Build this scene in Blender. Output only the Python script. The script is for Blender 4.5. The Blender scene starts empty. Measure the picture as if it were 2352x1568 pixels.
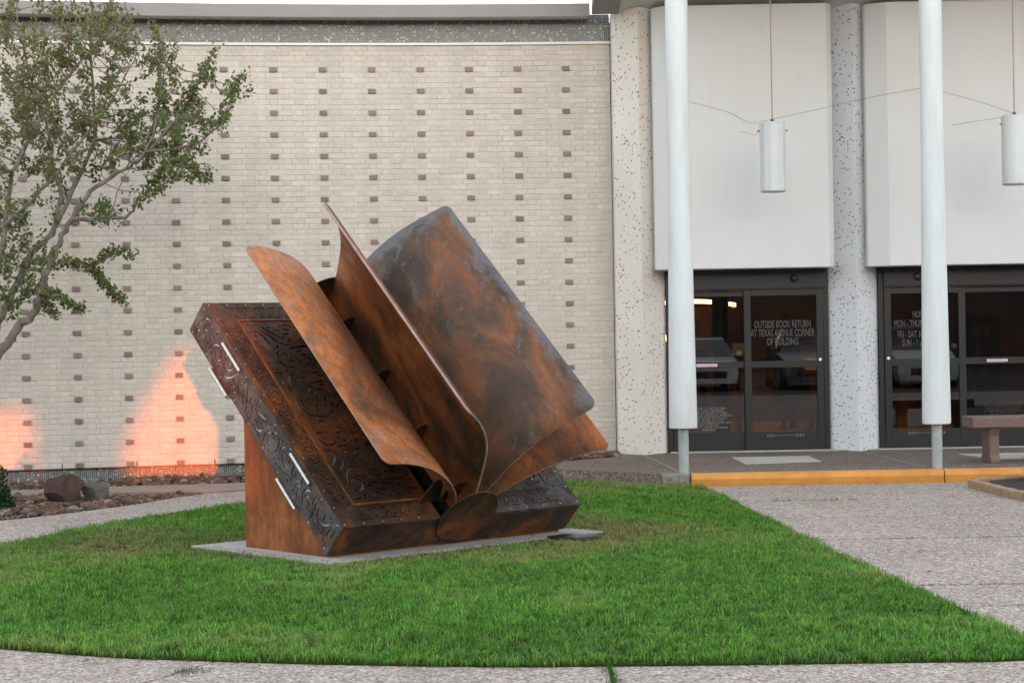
import bpy, bmesh, math, random
import numpy as np
from mathutils import Vector, Matrix

R_ = math.radians
scene = bpy.context.scene
COL = scene.collection
rng = random.Random(7)
nrng = np.random.default_rng(7)

# ------------------------------------------------------------------ camera
PITCH, ROLL, EYE = math.atan(-34/4500), R_(1.0), 1.73
fw = Vector((0, math.cos(PITCH), math.sin(PITCH)))
rt = Vector((1, 0, 0)); up = rt.cross(fw)
cr, cu = rt*math.cos(ROLL)-up*math.sin(ROLL), up*math.cos(ROLL)+rt*math.sin(ROLL)
cam_d = bpy.data.cameras.new('camera'); cam = bpy.data.objects.new('camera', cam_d); COL.objects.link(cam)
m = Matrix(((cr.x, cu.x, -fw.x, 0), (cr.y, cu.y, -fw.y, 0), (cr.z, cu.z, -fw.z, EYE), (0, 0, 0, 1)))
cam.matrix_world = m
cam_d.sensor_width = 36; cam_d.lens = 36*4500/2352
cam_d.clip_start = .1; cam_d.clip_end = 2000
scene.camera = cam

# ------------------------------------------------------------------ light
SUN_EL, SUN_AZ = 3.0, 170.0           # azimuth clockwise from +Y
w = bpy.data.worlds.new('World'); scene.world = w; w.use_nodes = True
nt = w.node_tree; bg = nt.nodes['Background']
sky = nt.nodes.new('ShaderNodeTexSky'); sky.sky_type = 'NISHITA'; sky.sun_disc = False
sky.sun_elevation = R_(SUN_EL); sky.sun_rotation = R_(SUN_AZ)
sky.altitude = 60; sky.air_density = 1.0; sky.dust_density = .8; sky.ozone_density = 1.0
hs = nt.nodes.new('ShaderNodeHueSaturation'); hs.inputs['Saturation'].default_value = .36
nt.links.new(sky.outputs[0], hs.inputs['Color']); veil = nt.nodes.new('ShaderNodeMixRGB'); veil.blend_type = 'ADD'; veil.inputs['Fac'].default_value = 1     # even high haze that fills the evening sky
veil.inputs['Color2'].default_value = (1.08, 1.13, 1.22, 1)
nt.links.new(hs.outputs[0], veil.inputs['Color1']); nt.links.new(veil.outputs[0], bg.inputs['Color'])
bg.inputs['Strength'].default_value = .08
sd = bpy.data.lights.new('sun', 'SUN'); sun = bpy.data.objects.new('sun', sd); COL.objects.link(sun)
sd.energy = .58; sd.angle = R_(.53); sd.color = (1, .15, .01)
az, el = R_(SUN_AZ), R_(SUN_EL)
to_sun = Vector((math.sin(az)*math.cos(el), math.cos(az)*math.cos(el), math.sin(el)))
sun.rotation_euler = to_sun.to_track_quat('Z', 'Y').to_euler(); sun.location = to_sun*60
vs = scene.view_settings
vs.view_transform = 'Standard'; vs.look = 'None'; vs.gamma = 1; vs.use_curve_mapping = False
vs.exposure = 3.25
scene.cycles.max_bounces = 6; scene.cycles.transparent_max_bounces = 16
scene.cycles.diffuse_bounces = 3; scene.cycles.glossy_bounces = 3
scene.cycles.caustics_reflective = False; scene.cycles.caustics_refractive = False
scene.cycles.use_denoising = True

# ------------------------------------------------------------------ helpers
class MB:
    """collects polygons (with optional metre UVs and face colours) and links them as one mesh object"""
    def __init__(s): s.v = []; s.f = []; s.uv = []; s.c = []; s.mi = []
    def poly(s, pts, uv=None, col=(1, 1, 1), mi=0):
        i = len(s.v); s.v += [tuple(p) for p in pts]; s.f.append(tuple(range(i, i+len(pts))))
        s.uv.append(uv or [(0, 0)]*len(pts)); s.c.append(col); s.mi.append(mi)
    def mesh(s, verts, faces, col=(1, 1, 1), mi=0):
        i = len(s.v); s.v += [tuple(p) for p in verts]
        for f in faces:
            s.f.append(tuple(i+k for k in f)); s.uv.append([(verts[k][0]+verts[k][1], verts[k][2]) for k in f]); s.c.append(col); s.mi.append(mi)
    def box(s, lo, hi, M=None, col=(1, 1, 1), mi=0):
        x0, y0, z0 = lo; x1, y1, z1 = hi
        P = [(x0, y0, z0), (x1, y0, z0), (x1, y1, z0), (x0, y1, z0), (x0, y0, z1), (x1, y0, z1), (x1, y1, z1), (x0, y1, z1)]
        if M is not None: P = [tuple(M @ Vector(p)) for p in P]
        s.mesh(P, [(0, 3, 2, 1), (4, 5, 6, 7), (0, 1, 5, 4), (1, 2, 6, 5), (2, 3, 7, 6), (3, 0, 4, 7)], col, mi)
        return s
    def prism(s, pts, z0, z1, M=None, col=(1, 1, 1), mi=0):
        n = len(pts)
        P = [(x, y, z0) for x, y in pts]+[(x, y, z1) for x, y in pts]
        if M is not None: P = [tuple(M @ Vector(p)) for p in P]
        s.mesh(P, [tuple(range(n-1, -1, -1)), tuple(range(n, 2*n))]+[(i, (i+1) % n, n+(i+1) % n, n+i) for i in range(n)], col, mi)
        return s
    def tube(s, path, rad, seg=8, caps=True, col=(1, 1, 1), mi=0):
        path = [Vector(p) for p in path]; n = len(path)
        rad = rad if isinstance(rad, (list, tuple)) else [rad]*n
        t = (path[1]-path[0]).normalized()
        a = Vector((0, 0, 1)) if abs(t.z) < .9 else Vector((1, 0, 0))
        x = t.cross(a).normalized(); V = []; F = []
        for i in range(n):
            t = (path[min(i+1, n-1)]-path[max(i-1, 0)]).normalized()
            x = (x-t*x.dot(t)).normalized(); y = t.cross(x)
            for k in range(seg):
                q = 2*math.pi*k/seg; V.append(path[i]+(x*math.cos(q)+y*math.sin(q))*rad[i])
        for i in range(n-1):
            for k in range(seg):
                k2 = (k+1) % seg; F.append((i*seg+k, i*seg+k2, (i+1)*seg+k2, (i+1)*seg+k))
        if caps: F += [tuple(range(seg-1, -1, -1)), tuple((n-1)*seg+k for k in range(seg))]
        s.mesh(V, F, col, mi); return s
    def lathe(s, prof, c=(0, 0, 0), seg=24, M=None, col=(1, 1, 1), mi=0):
        V = []; F = []; n = len(prof)
        for r, z in prof:
            for k in range(seg):
                q = 2*math.pi*k/seg; p = Vector((c[0]+r*math.cos(q), c[1]+r*math.sin(q), c[2]+z)); V.append(M @ p if M is not None else p)
        for i in range(n-1):
            for k in range(seg):
                k2 = (k+1) % seg; F.append((i*seg+k, i*seg+k2, (i+1)*seg+k2, (i+1)*seg+k))
        F += [tuple(range(seg-1, -1, -1)), tuple((n-1)*seg+k for k in range(seg))]
        s.mesh(V, F, col, mi); return s
    def data(s, name):
        me = bpy.data.meshes.new(name); me.from_pydata(s.v, [], s.f)
        uvl = me.uv_layers.new(name='UVMap'); fl = [c for u in s.uv for p in u for c in p]
        uvl.data.foreach_set('uv', fl)
        ca = me.color_attributes.new('Col', 'FLOAT_COLOR', 'CORNER')
        ca.data.foreach_set('color', [x for c, f in zip(s.c, s.f) for _ in f for x in (*c, 1)])
        return me
    def build(s, name, mats, parent=None, smooth=False, bevel=0, angle=40):
        me = s.data(name); return link(name, me, mats, parent, smooth, bevel, s.mi, angle)

def link(name, me, mats, parent=None, smooth=False, bevel=0, mi=None, angle=40):
    mats = mats if isinstance(mats, (list, tuple)) else [mats]
    for k in mats: me.materials.append(k)
    if mi and len(mats) > 1: me.polygons.foreach_set('material_index', mi)
    if smooth:
        me.polygons.foreach_set('use_smooth', [True]*len(me.polygons))
        try: me.set_sharp_from_angle(angle=R_(angle))
        except Exception: pass
    o = bpy.data.objects.new(name, me); COL.objects.link(o)
    if parent: o.parent = parent
    if bevel:
        b = o.modifiers.new('bevel', 'BEVEL'); b.width = bevel; b.segments = 2; b.limit_method = 'ANGLE'; b.angle_limit = R_(35)
    return o

def tag(o, label=None, cat=None, group=None, kind=None):
    if label: o['label'] = label
    if cat: o['category'] = cat
    if group: o['group'] = group
    if kind: o['kind'] = kind
    return o
def thing(name, label, cat, loc=(0, 0, 0), group=None, rz=0):
    o = bpy.data.objects.new(name, None); COL.objects.link(o); o.empty_display_size = .2
    o.location = loc; o.rotation_euler = (0, 0, rz)
    return tag(o, label, cat, group)
def struct(name, mb, mat, smooth=False):
    return tag(mb.build(name, mat, None, smooth), kind='structure')
def np_mesh(name, V, T, C=None):
    """triangle soup from numpy arrays; C = one colour per vertex"""
    me = bpy.data.meshes.new(name); nv, nf = len(V), len(T)
    me.vertices.add(nv); me.vertices.foreach_set('co', np.asarray(V, np.float32).ravel())
    me.loops.add(nf*3); me.loops.foreach_set('vertex_index', np.asarray(T, np.int32).ravel())
    me.polygons.add(nf); me.polygons.foreach_set('loop_start', np.arange(0, nf*3, 3, dtype=np.int32))
    me.update(calc_edges=True)
    if C is not None:
        a = me.color_attributes.new('Col', 'FLOAT_COLOR', 'POINT')
        a.data.foreach_set('color', np.concatenate([C, np.ones((nv, 1))], 1).astype(np.float32).ravel())
    return me
def in_poly(P, poly):
    x, y = P[:, 0], P[:, 1]; r = np.zeros(len(P), bool); n = len(poly)
    for i in range(n):
        x0, y0 = poly[i]; x1, y1 = poly[(i+1) % n]
        c = ((y0 > y) != (y1 > y)) & (x < (x1-x0)*(y-y0)/(y1-y0+1e-12)+x0); r ^= c
    return r
def vnoise(P, scale, seed):
    """smooth 2-D value noise, for colour fields and lengths"""
    g = np.random.default_rng(seed).random((64, 64)); q = np.asarray(P)[:, :2]*scale+50
    i = np.floor(q).astype(int); f = q-i; f = f*f*(3-2*f)
    a = g[i[:, 0] % 64, i[:, 1] % 64]; b = g[(i[:, 0]+1) % 64, i[:, 1] % 64]
    c = g[i[:, 0] % 64, (i[:, 1]+1) % 64]; d = g[(i[:, 0]+1) % 64, (i[:, 1]+1) % 64]
    return (a*(1-f[:, 0])+b*f[:, 0])*(1-f[:, 1])+(c*(1-f[:, 0])+d*f[:, 0])*f[:, 1]

# ------------------------------------------------------------------ materials
class NT:
    def __init__(s, name):
        s.m = bpy.data.materials.new(name); s.m.use_nodes = True; s.t = s.m.node_tree
        s.b = s.t.nodes['Principled BSDF']; s.out = s.t.nodes['Material Output']
    def n(s, typ, **kw):
        o = s.t.nodes.new('ShaderNode'+typ)
        for k, v in kw.items():
            if k.startswith('_'): setattr(o, k[1:], v)
            else: s.set(o, k, v)
        return o
    def set(s, o, k, v):
        i = o.inputs[int(k[1:])] if (k[0] == 'i' and k[1:].isdigit()) else o.inputs[k.replace('__', ' ')]
        if hasattr(v, 'is_linked') or isinstance(v, bpy.types.NodeSocket): s.t.links.new(v, i)
        else: i.default_value = v
    def math(s, op, a, b=0.0): return s.n('Math', _operation=op, i0=a, i1=b).outputs[0]
    def vmath(s, op, a, b=(0, 0, 0)): return s.n('VectorMath', _operation=op, i0=a, i1=b).outputs[0]
    def mix(s, f, a, b, blend='MIX'):
        o = s.n('MixRGB', _blend_type=blend)
        for k, v in zip(('Fac', 'Color1', 'Color2'), (f, a, b)):
            if isinstance(v, tuple) and len(v) == 3: v = (*v, 1)
            s.set(o, k, v)
        return o.outputs[0]
    def ramp(s, f, stops, interp='LINEAR'):
        o = s.n('ValToRGB', Fac=f); e = o.color_ramp; e.interpolation = interp
        while len(e.elements) < len(stops): e.elements.new(.5)
        for k, (p, c) in zip(e.elements, stops): k.position = p; k.color = (*c, 1) if len(c) == 3 else c
        return o.outputs[0]
    def noise(s, scale, vec=None, detail=4, rough=.55, dist=0):
        o = s.n('TexNoise', Scale=scale, Detail=detail, Roughness=rough, Distortion=dist)
        if vec is not None: s.set(o, 'Vector', vec)
        return o.outputs['Fac']
    def obj(s): return s.n('TexCoord').outputs['Object']
    def pos(s): return s.n('NewGeometry').outputs['Position']
    def uv(s): return s.n('TexCoord').outputs['UV']
    def bump(s, h, strength=.3, dist=.01): s.set(s.b, 'Normal', s.n('Bump', Strength=strength, Distance=dist, Height=h).outputs[0])
    def base(s, c=None, rough=None, metal=None, **kw):
        if c is not None: s.set(s.b, 'Base Color', (*c, 1) if isinstance(c, tuple) and len(c) == 3 else c)
        if rough is not None: s.set(s.b, 'Roughness', rough)
        if metal is not None: s.set(s.b, 'Metallic', metal)
        for k, v in kw.items(): s.set(s.b, k, v)
        return s

def plain(name, c, rough=.6, metal=0, var=.12, scale=6, bump=0.0, bscale=60):
    k = NT(name); n = k.noise(scale, k.pos(), 5)
    a = tuple(x*(1-var) for x in c); b = tuple(min(1, x*(1+var)) for x in c)
    k.base(k.ramp(n, [(.3, a), (.7, b)]), rough, metal)
    if bump: k.bump(k.noise(bscale, k.pos(), 3), bump, .004)
    return k.m

def m_attr(name, rough=.85, nscale=40, nstr=.18, bump=.2, bscale=120, trans=0):
    """colour from the mesh's Col attribute, broken up by fine noise"""
    k = NT(name); a = k.n('VertexColor', _layer_name='Col').outputs['Color']
    n = k.ramp(k.noise(nscale, k.pos(), 4), [(.25, (1-nstr,)*3), (.75, (1+nstr*.4,)*3)])
    c = k.mix(1.0, a, n, 'MULTIPLY'); k.base(c, rough); k.set(k.b, 'Specular IOR Level', .2)
    if bump: k.bump(k.noise(bscale, k.pos(), 3), bump, .003)
    if trans:
        tr = k.n('BsdfTranslucent', Color=c).outputs[0]
        ms = k.n('MixShader', i0=trans, i1=k.b.outputs[0], i2=tr).outputs[0]
        k.t.links.new(ms, k.out.inputs['Surface'])
    return k.m

def m_mosaic(name, stops, grout, tile=.0195, rough=.35, gw=.43):
    """small square tiles: one random colour per tile, recessed grout; UVs are in metres"""
    k = NT(name); q = k.vmath('MULTIPLY', k.uv(), (1/tile, 1/tile, 0))
    cell = k.vmath('FLOOR', q); fr = k.vmath('ABSOLUTE', k.vmath('SUBTRACT', k.vmath('FRACTION', q), (.5, .5, 0)))
    sp = k.n('SeparateXYZ', Vector=fr); g = k.math('GREATER_THAN', k.math('MAXIMUM', sp.outputs[0], sp.outputs[1]), gw)
    wn = k.n('TexWhiteNoise', Vector=cell)
    c = k.ramp(wn.outputs['Value'], stops, 'CONSTANT')
    wn2 = k.n('TexWhiteNoise', Vector=k.vmath('ADD', cell, (17.3, 5.1, 0)))
    c = k.mix(1.0, c, k.ramp(wn2.outputs['Value'], [(0, (.95,)*3), (1, (1.02,)*3)]), 'MULTIPLY')
    stain = k.ramp(k.noise(1.3, k.pos(), 5), [(.3, (.9, .89, .86)), (.7, (1, 1, 1))])
    c = k.mix(1.0, k.mix(g, c, grout), stain, 'MULTIPLY')
    k.base(c, k.math('ADD', k.math('MULTIPLY', g, .4), rough)); k.bump(k.math('SUBTRACT', 1.0, g), .4, .002)
    return k.m

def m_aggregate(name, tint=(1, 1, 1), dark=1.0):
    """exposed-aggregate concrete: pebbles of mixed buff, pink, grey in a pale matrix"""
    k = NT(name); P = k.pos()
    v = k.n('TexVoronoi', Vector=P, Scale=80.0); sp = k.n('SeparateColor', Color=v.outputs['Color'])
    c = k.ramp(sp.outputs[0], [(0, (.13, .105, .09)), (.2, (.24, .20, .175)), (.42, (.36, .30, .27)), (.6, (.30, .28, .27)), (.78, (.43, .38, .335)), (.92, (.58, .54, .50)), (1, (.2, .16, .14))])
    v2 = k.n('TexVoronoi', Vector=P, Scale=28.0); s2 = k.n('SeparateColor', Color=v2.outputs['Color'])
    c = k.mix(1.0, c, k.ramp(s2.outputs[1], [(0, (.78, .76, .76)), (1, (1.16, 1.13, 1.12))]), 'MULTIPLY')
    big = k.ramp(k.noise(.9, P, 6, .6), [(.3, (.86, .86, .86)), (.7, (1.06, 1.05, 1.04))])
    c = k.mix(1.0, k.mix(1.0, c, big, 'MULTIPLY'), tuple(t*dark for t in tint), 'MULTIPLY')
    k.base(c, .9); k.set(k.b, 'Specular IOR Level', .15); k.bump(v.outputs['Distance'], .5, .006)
    return k.m

def m_rust(name, orange=.5, seed=0.0, streak=(1, 1, 1), grey=.25, rough=.42, dark=1.0, scale=2.2, hot=(.34, .115, .036), warm=(.19, .066, .023)):
    """weathered oiled steel: orange rust, dark brown scale and blue-grey bloom in large soft patches"""
    k = NT(name); P = k.vmath('ADD', k.vmath('MULTIPLY', k.obj(), streak), (seed, seed*.7, -seed))
    a = k.noise(scale, P, 7, .62, .6); b = k.noise(scale*2.1, k.vmath('ADD', P, (5, 3, 1)), 6, .6, 1.0); f = k.noise(55, P, 4, .7)
    fine = k.noise(14, k.vmath('MULTIPLY', P, (1, 1, .5)), 6, .7)
    lo = .62-orange*.3
    c = k.ramp(a, [(lo-.14, (.038*dark, .026*dark, .02*dark)), (lo, (.085*dark, .045*dark, .026*dark)), (lo+.1, tuple(x*dark for x in warm)), (lo+.22, tuple(x*dark for x in hot))])
    g = k.ramp(b, [(.66-grey*.35, (0, 0, 0)), (.92-grey*.35, (1, 1, 1))])
    c = k.mix(k.math('MULTIPLY', g, .75), c, (.115*dark, .115*dark, .12*dark))
    c = k.mix(1.0, c, k.ramp(fine, [(.3, (.62, .6, .58)), (.62, (1.15, 1.12, 1.1))]), 'MULTIPLY')
    run = k.noise(9, k.vmath('MULTIPLY', k.pos(), (1.4, 1.4, .10)), 6, .65, .3); sp_ = k.noise(23, P, 7, .75)
    c = k.mix(k.math('MULTIPLY', k.ramp(run, [(.57, (0, 0, 0)), (.66, (1, 1, 1))]), .45), c, (.06*dark, .045*dark, .038*dark))
    c = k.mix(k.math('MULTIPLY', k.ramp(sp_, [(.64, (0, 0, 0)), (.69, (1, 1, 1))]), .5), c, (.045*dark, .035*dark, .03*dark))
    c = k.mix(1.0, c, k.ramp(f, [(.3, (.78, .78, .78)), (.7, (1.12, 1.12, 1.12))]), 'MULTIPLY')
    k.base(c, k.ramp(b, [(.3, (rough+.16,)*3), (.75, (rough-.06,)*3)]), .0); k.set(k.b, 'Specular IOR Level', .2)
    k.bump(f, .12, .002); return k.m
def m_emit(name, c, s):
    k = NT(name); k.base(c, .5); k.set(k.b, 'Emission Color', (*c, 1)); k.set(k.b, 'Emission Strength', s); return k.m
def m_glass(name, tint=(.25, .25, .25)):
    k = NT(name); fr = k.n('Fresnel', IOR=1.55).outputs[0]
    t = k.n('BsdfTransparent', Color=(*tint, 1)).outputs[0]; g = k.n('BsdfGlossy', Color=(.95, .97, 1, 1), Roughness=.012).outputs[0]
    ms = k.n('MixShader', i0=k.math('MULTIPLY', fr, 1.8), i1=t, i2=g).outputs[0]
    k.t.links.new(ms, k.out.inputs['Surface']); return k.m

M = {}
k = NT('cream_brick'); a = k.n('VertexColor', _layer_name='Col').outputs['Color']     # with faint rain streaks and blotches
c = k.mix(1.0, a, k.ramp(k.noise(30, k.pos(), 4), [(.25, (.89,)*3), (.75, (1.04,)*3)]), 'MULTIPLY')
c = k.mix(1.0, c, k.ramp(k.noise(1.6, k.vmath('MULTIPLY', k.pos(), (2.2, 2.2, .28)), 6, .62), [(.30, (.91, .90, .88)), (.62, (1.02, 1.01, 1.0))]), 'MULTIPLY')
k.base(c, .88); k.bump(k.noise(90, k.pos(), 3), .25, .003); M['brick'] = k.m
M['mortar'] = plain('mortar', (.565, .53, .485), .95, 0, .15, 8, .2)
M['dark_mosaic'] = m_mosaic('grey_mosaic', [(0, (.045, .055, .055)), (.35, (.075, .088, .088)), (.66, (.13, .145, .145)), (.86, (.25, .27, .26)), (.945, (.62, .56, .22)), (.982, (.46, .47, .45))], (.36, .37, .37), .024, .3, .41)
WH = (.84, .81, .76)
M['pink_mosaic'] = m_mosaic('white_mosaic_pink', [(0, WH), (.5, (.82, .79, .74)), (.938, (.62, .22, .20)), (.962, (.74, .5, .46)), (.979, (.02, .018, .02))], (.76, .73, .685))
WB = (.77, .80, .84)
M['blue_mosaic'] = m_mosaic('white_mosaic_blue', [(0, WB), (.5, (.75, .78, .82)), (.938, (.10, .17, .45)), (.962, (.40, .48, .64)), (.979, (.02, .02, .024))], (.70, .725, .755))
k = NT('stucco'); n1 = k.noise(1.5, k.pos(), 6, .6); n2 = k.noise(5, k.vmath('MULTIPLY', k.pos(), (1, 1, .1)), 5, .6)
c = k.mix(1.0, k.ramp(n1, [(.3, (.705, .71, .71)), (.7, (.725, .735, .74))]), k.ramp(n2, [(.25, (.975, .97, .965)), (.5, (1, 1, 1))]), 'MULTIPLY')
k.base(c, .9); k.bump(k.noise(110, k.pos(), 5, .7), .6, .006); M['stucco'] = k.m
k = NT('white_paint'); n1 = k.noise(2.2, k.vmath('MULTIPLY', k.pos(), (2, 2, .5)), 6, .6); n2 = k.noise(9, k.vmath('MULTIPLY', k.pos(), (1, 1, .12)), 5, .6)
c = k.mix(1.0, k.ramp(n1, [(.3, (.61, .65, .66)), (.65, (.675, .72, .74))]), k.ramp(n2, [(.28, (.90, .88, .84)), (.5, (1, 1, 1))]), 'MULTIPLY')
k.base(c, .5); k.bump(k.noise(40, k.pos(), 3), .06, .003); M['white_paint'] = k.m
M['grey_post'] = plain('galvanised_post', (.36, .40, .41), .45, .35, .14, 9)
M['fascia'] = plain('fascia_paint', (.27, .255, .245), .6, 0, .05, 3)
M['soffit'] = plain('soffit_paint', (.70, .69, .67), .8, 0, .05, 2)
M['trim_white'] = plain('white_trim', (.80, .80, .79), .4, 0, .03, 5)
M['bronze'] = plain('dark_bronze_aluminium', (.011, .0125, .013), .45, .1, .15, 12)
M['bronze_hi'] = plain('dark_bronze_edge', (.035, .037, .037), .35, .3, .12, 12)
M['glass'] = m_glass('door_glass')
M['letter'] = plain('grey_vinyl_letter', (.075, .073, .07), .7, 0, .05)
M['letter_white'] = plain('white_vinyl_letter', (.22, .22, .22), .6, 0, .05)
M['sticker'] = plain('pink_white_sticker', (.74, .62, .64), .5, 0, .06)
M['red_ink'] = plain('red_ink', (.5, .1, .14), .5)
M['asphalt'] = plain('asphalt', (.05, .05, .052), .95, 0, .25, 3, .4, 80)
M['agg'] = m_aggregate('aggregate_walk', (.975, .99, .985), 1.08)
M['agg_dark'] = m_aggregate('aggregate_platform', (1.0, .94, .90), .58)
M['joint'] = plain('joint_soil', (.05, .045, .035), .95, 0, .3, 20)
M['soil'] = plain('soil', (.035, .05, .014), .98, 0, .3, 15, .5, 60); M['soil'].node_tree.nodes['Principled BSDF'].inputs['Specular IOR Level'].default_value = 0
M['smooth_conc'] = plain('smooth_concrete', (.42, .41, .38), .85, 0, .1, 4, .1, 50)
M['pad_conc'] = plain('pad_concrete', (.33, .335, .335), .85, 0, .12, 5, .15, 50)
k = NT('yellow_kerb_paint'); n1 = k.noise(5, k.pos(), 6, .65)
c = k.ramp(n1, [(.3, (.50, .205, .035)), (.65, (.64, .285, .05))]); chip = k.ramp(k.noise(16, k.pos(), 7, .7), [(.66, (0, 0, 0)), (.70, (1, 1, 1))])
k.base(k.mix(k.math('MULTIPLY', chip, .85), c, (.22, .19, .15)), .65); k.bump(k.noise(45, k.pos(), 4), .3, .004); M['yellow'] = k.m
M['grass'] = m_attr('grass_blade', .6, 8, .2, 0, trans=.28)
M['leaf'] = m_attr('leaf', .55, 9, .2, 0, trans=.38)
M['bark'] = plain('bark', (.20, .17, .145), .9, 0, .35, 14, .5, 40)
M['stone'] = m_attr('river_stone', .85, 25, .3, .35, 60)
# ================================================================== the library building
ARC_C, ARC_R, X_END = (2.3, -10.13), 35.0, 1.30
TH0 = math.asin((ARC_C[0]-X_END)/ARC_R)
def arc(s, off=0.0, z=0.0):
    """point on the curved facade, s metres left of the brick wall's right end, off metres towards the lawn"""
    t = TH0+s/ARC_R; r = ARC_R-off
    return Vector((ARC_C[0]-r*math.sin(t), ARC_C[1]+r*math.cos(t), z))
def arc_M(s, z):
    t = TH0+s/ARC_R; p = arc(s, 0, z); c, sn = math.cos(t), math.sin(t)
    return Matrix(((c, -sn, 0, p.x), (sn, c, 0, p.y), (0, 0, 1, p.z), (0, 0, 0, 1)))   # x right, y away from the lawn
S_LEN = 9.6
def arc_band(mb, s0, s1, offz, n=40, closed=True, mi=0):
    """sweep a profile [(off, z), ...] along the facade; UVs are metres along and up"""
    P = len(offz)
    for i in range(n):
        a, b = s0+(s1-s0)*i/n, s0+(s1-s0)*(i+1)/n
        for j in range(P if closed else P-1):
            (o0, z0), (o1, z1) = offz[j], offz[(j+1) % P]
            d0 = z0+o0; d1 = z1+o1
            mb.poly([arc(b, o0, z0), arc(a, o0, z0), arc(a, o1, z1), arc(b, o1, z1)], [(-b, d0), (-a, d0), (-a, d1), (-b, d1)], mi=mi)
    if closed:
        for s in (s0, s1): mb.poly([arc(s, o, z) for o, z in offz], [(o, z) for o, z in offz])
    return mb

bld = thing('library_building', 'low library with curved cream brick wall, tall white stucco panels and dark glass entrance doors', 'building', (1.3, 25, 0))
def bpart(mb, name, mat, parent=None, **kw):
    """a part given in world coordinates, parented to the building (or to one of its parts)"""
    o = mb.build(name, mat, None, **kw); par(o, parent or bld); return o
def par(o, p):
    o.parent = p
    if p.type == 'EMPTY': o.matrix_parent_inverse = Matrix.Translation(-p.location)
    return o

Z_TOP, COURSE, NC = 5.286, .0675, 77
Z_BOT = Z_TOP-NC*COURSE
wall = bpart(arc_band(MB(), 0, S_LEN, [(0, Z_BOT), (0, Z_TOP), (-.3, Z_TOP), (-.3, Z_BOT)]), 'brick_wall', M['mortar'])
S_, H_ = .2045, .102
def brick_mb(mb, mtx, l, proud, col):
    g = .005; h = COURSE-.0105
    x0, x1, y0, z0, z1 = -l/2+g, l/2-g, -proud, -h/2, h/2; e = .003
    P = [(x0, .0, z0), (x1, .0, z0), (x1, .0, z1), (x0, .0, z1), (x0, y0+e, z0), (x1, y0+e, z0), (x1, y0+e, z1), (x0, y0+e, z1),
         (x0+e, y0, z0+e), (x1-e, y0, z0+e), (x1-e, y0, z1-e), (x0+e, y0, z1-e)]
    F = [(8, 9, 10, 11)]+[(4+i, 4+(i+1) % 4, 8+(i+1) % 4, 8+i) for i in range(4)]+[(i, (i+1) % 4, 4+(i+1) % 4, 4+i) for i in range(4)]
    mb.mesh([tuple(mtx @ Vector(p)) if mtx is not None else p for p in P], F, col); return mb
def brick_col():
    t = rng.random(); v = rng.uniform(.93, 1.05)
    c = (.66, .605, .54) if t < .62 else (.64, .592, .53) if t < .84 else (.645, .58, .52) if t < .93 else (.675, .63, .575)
    return tuple(x*v for x in c)
layout, darks = [], []
for r in range(NC):
    z = Z_TOP-(r+.5)*COURSE; dark_row = r >= 4 and (r-4) % 4 == 0
    s = 0.0 if r % 2 == 0 else -(S_+H_)/2; k = 0
    while s < S_LEN-.01:
        l = S_ if k % 2 == 0 else H_
        a, b = max(s, 0), min(s+l, S_LEN)
        if b-a > .03:
            if dark_row and k % 4 == 3: darks.append(((a+b)/2, z))
            else: layout.append(((a+b)/2, z, b-a))
        s += l; k += 1
# the plain bricks that show largest: low on the left half of the wall, clear of the sculpture
full = [i for i, (s, z, l) in enumerate(layout) if abs(l-S_) < .001 and 4.9 < s < 7.35 and .15 < z]
full.sort(key=lambda i: layout[i][1]); pick = set(full[:300])
variants = [brick_mb(MB(), None, S_, .0045, brick_col()).data('brick') for _ in range(14)]
for me in variants: me.materials.append(M['brick'])
rest = MB()
for i, (s, z, l) in enumerate(layout):
    if i in pick:
        o = bpy.data.objects.new('brick', rng.choice(variants)); COL.objects.link(o); o.parent = wall
        o.matrix_local = arc_M(s, z)
    else: brick_mb(rest, arc_M(s, z), l, .0045+rng.uniform(-.001, .0015), brick_col())
o = rest.build('plain_brickwork', M['brick']); o.parent = wall; tag(o, kind='stuff')
dvar = []
for _ in range(10):
    v = rng.uniform(.8, 1.12); t = rng.random()
    me = brick_mb(MB(), None, H_, .024, tuple(x*v for x in ((.25, .213, .185) if t < .7 else (.265, .21, .185)))).data('projecting_brick'); me.materials.append(M['brick']); dvar.append(me)
for s, z in darks:
    o = bpy.data.objects.new('projecting_brick', rng.choice(dvar)); COL.objects.link(o); o.parent = wall; o.matrix_local = arc_M(s, z)
wall['label'] = 'cream brick wall with rows of darker bricks standing proud'
# plinth, weep holes, coping strip, mosaic band, eave
pl = bpart(arc_band(MB(), 0, S_LEN, [(-.03, -.22), (-.03, Z_BOT-.013), (-.28, Z_BOT-.013), (-.28, -.22)]), 'mosaic_plinth', M['dark_mosaic'])
fl = bpart(arc_band(MB(), 0, S_LEN, [(.006, Z_BOT-.012), (.006, Z_BOT-.0), (-.1, Z_BOT-.0), (-.1, Z_BOT-.012)]), 'base_flashing', M['bronze_hi'])
for s in (5.05, 6.0, 6.9, .45, .95):
    mb = MB(); mb.box((-.006, -.0095, -.03), (.006, 0, .03), arc_M(s, Z_BOT+.034)); o = mb.build('weep_hole', M['joint']); o.parent = wall
bpart(arc_band(MB(), -.01, S_LEN, [(.035, Z_TOP), (.035, Z_TOP+.03), (-.2, Z_TOP+.03), (-.2, Z_TOP)]), 'coping_strip', M['trim_white'])
bpart(arc_band(MB(), 0, S_LEN, [(.0, Z_TOP+.031), (.0, 5.66), (-.2, 5.66), (-.2, Z_TOP+.031)]), 'mosaic_band', M['dark_mosaic'])
bpart(arc_band(MB(), .27, S_LEN, [(.34, 5.60), (.34, 5.625), (-.25, 5.625), (-.25, 5.60)]), 'eave_soffit', M['soffit'])
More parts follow.
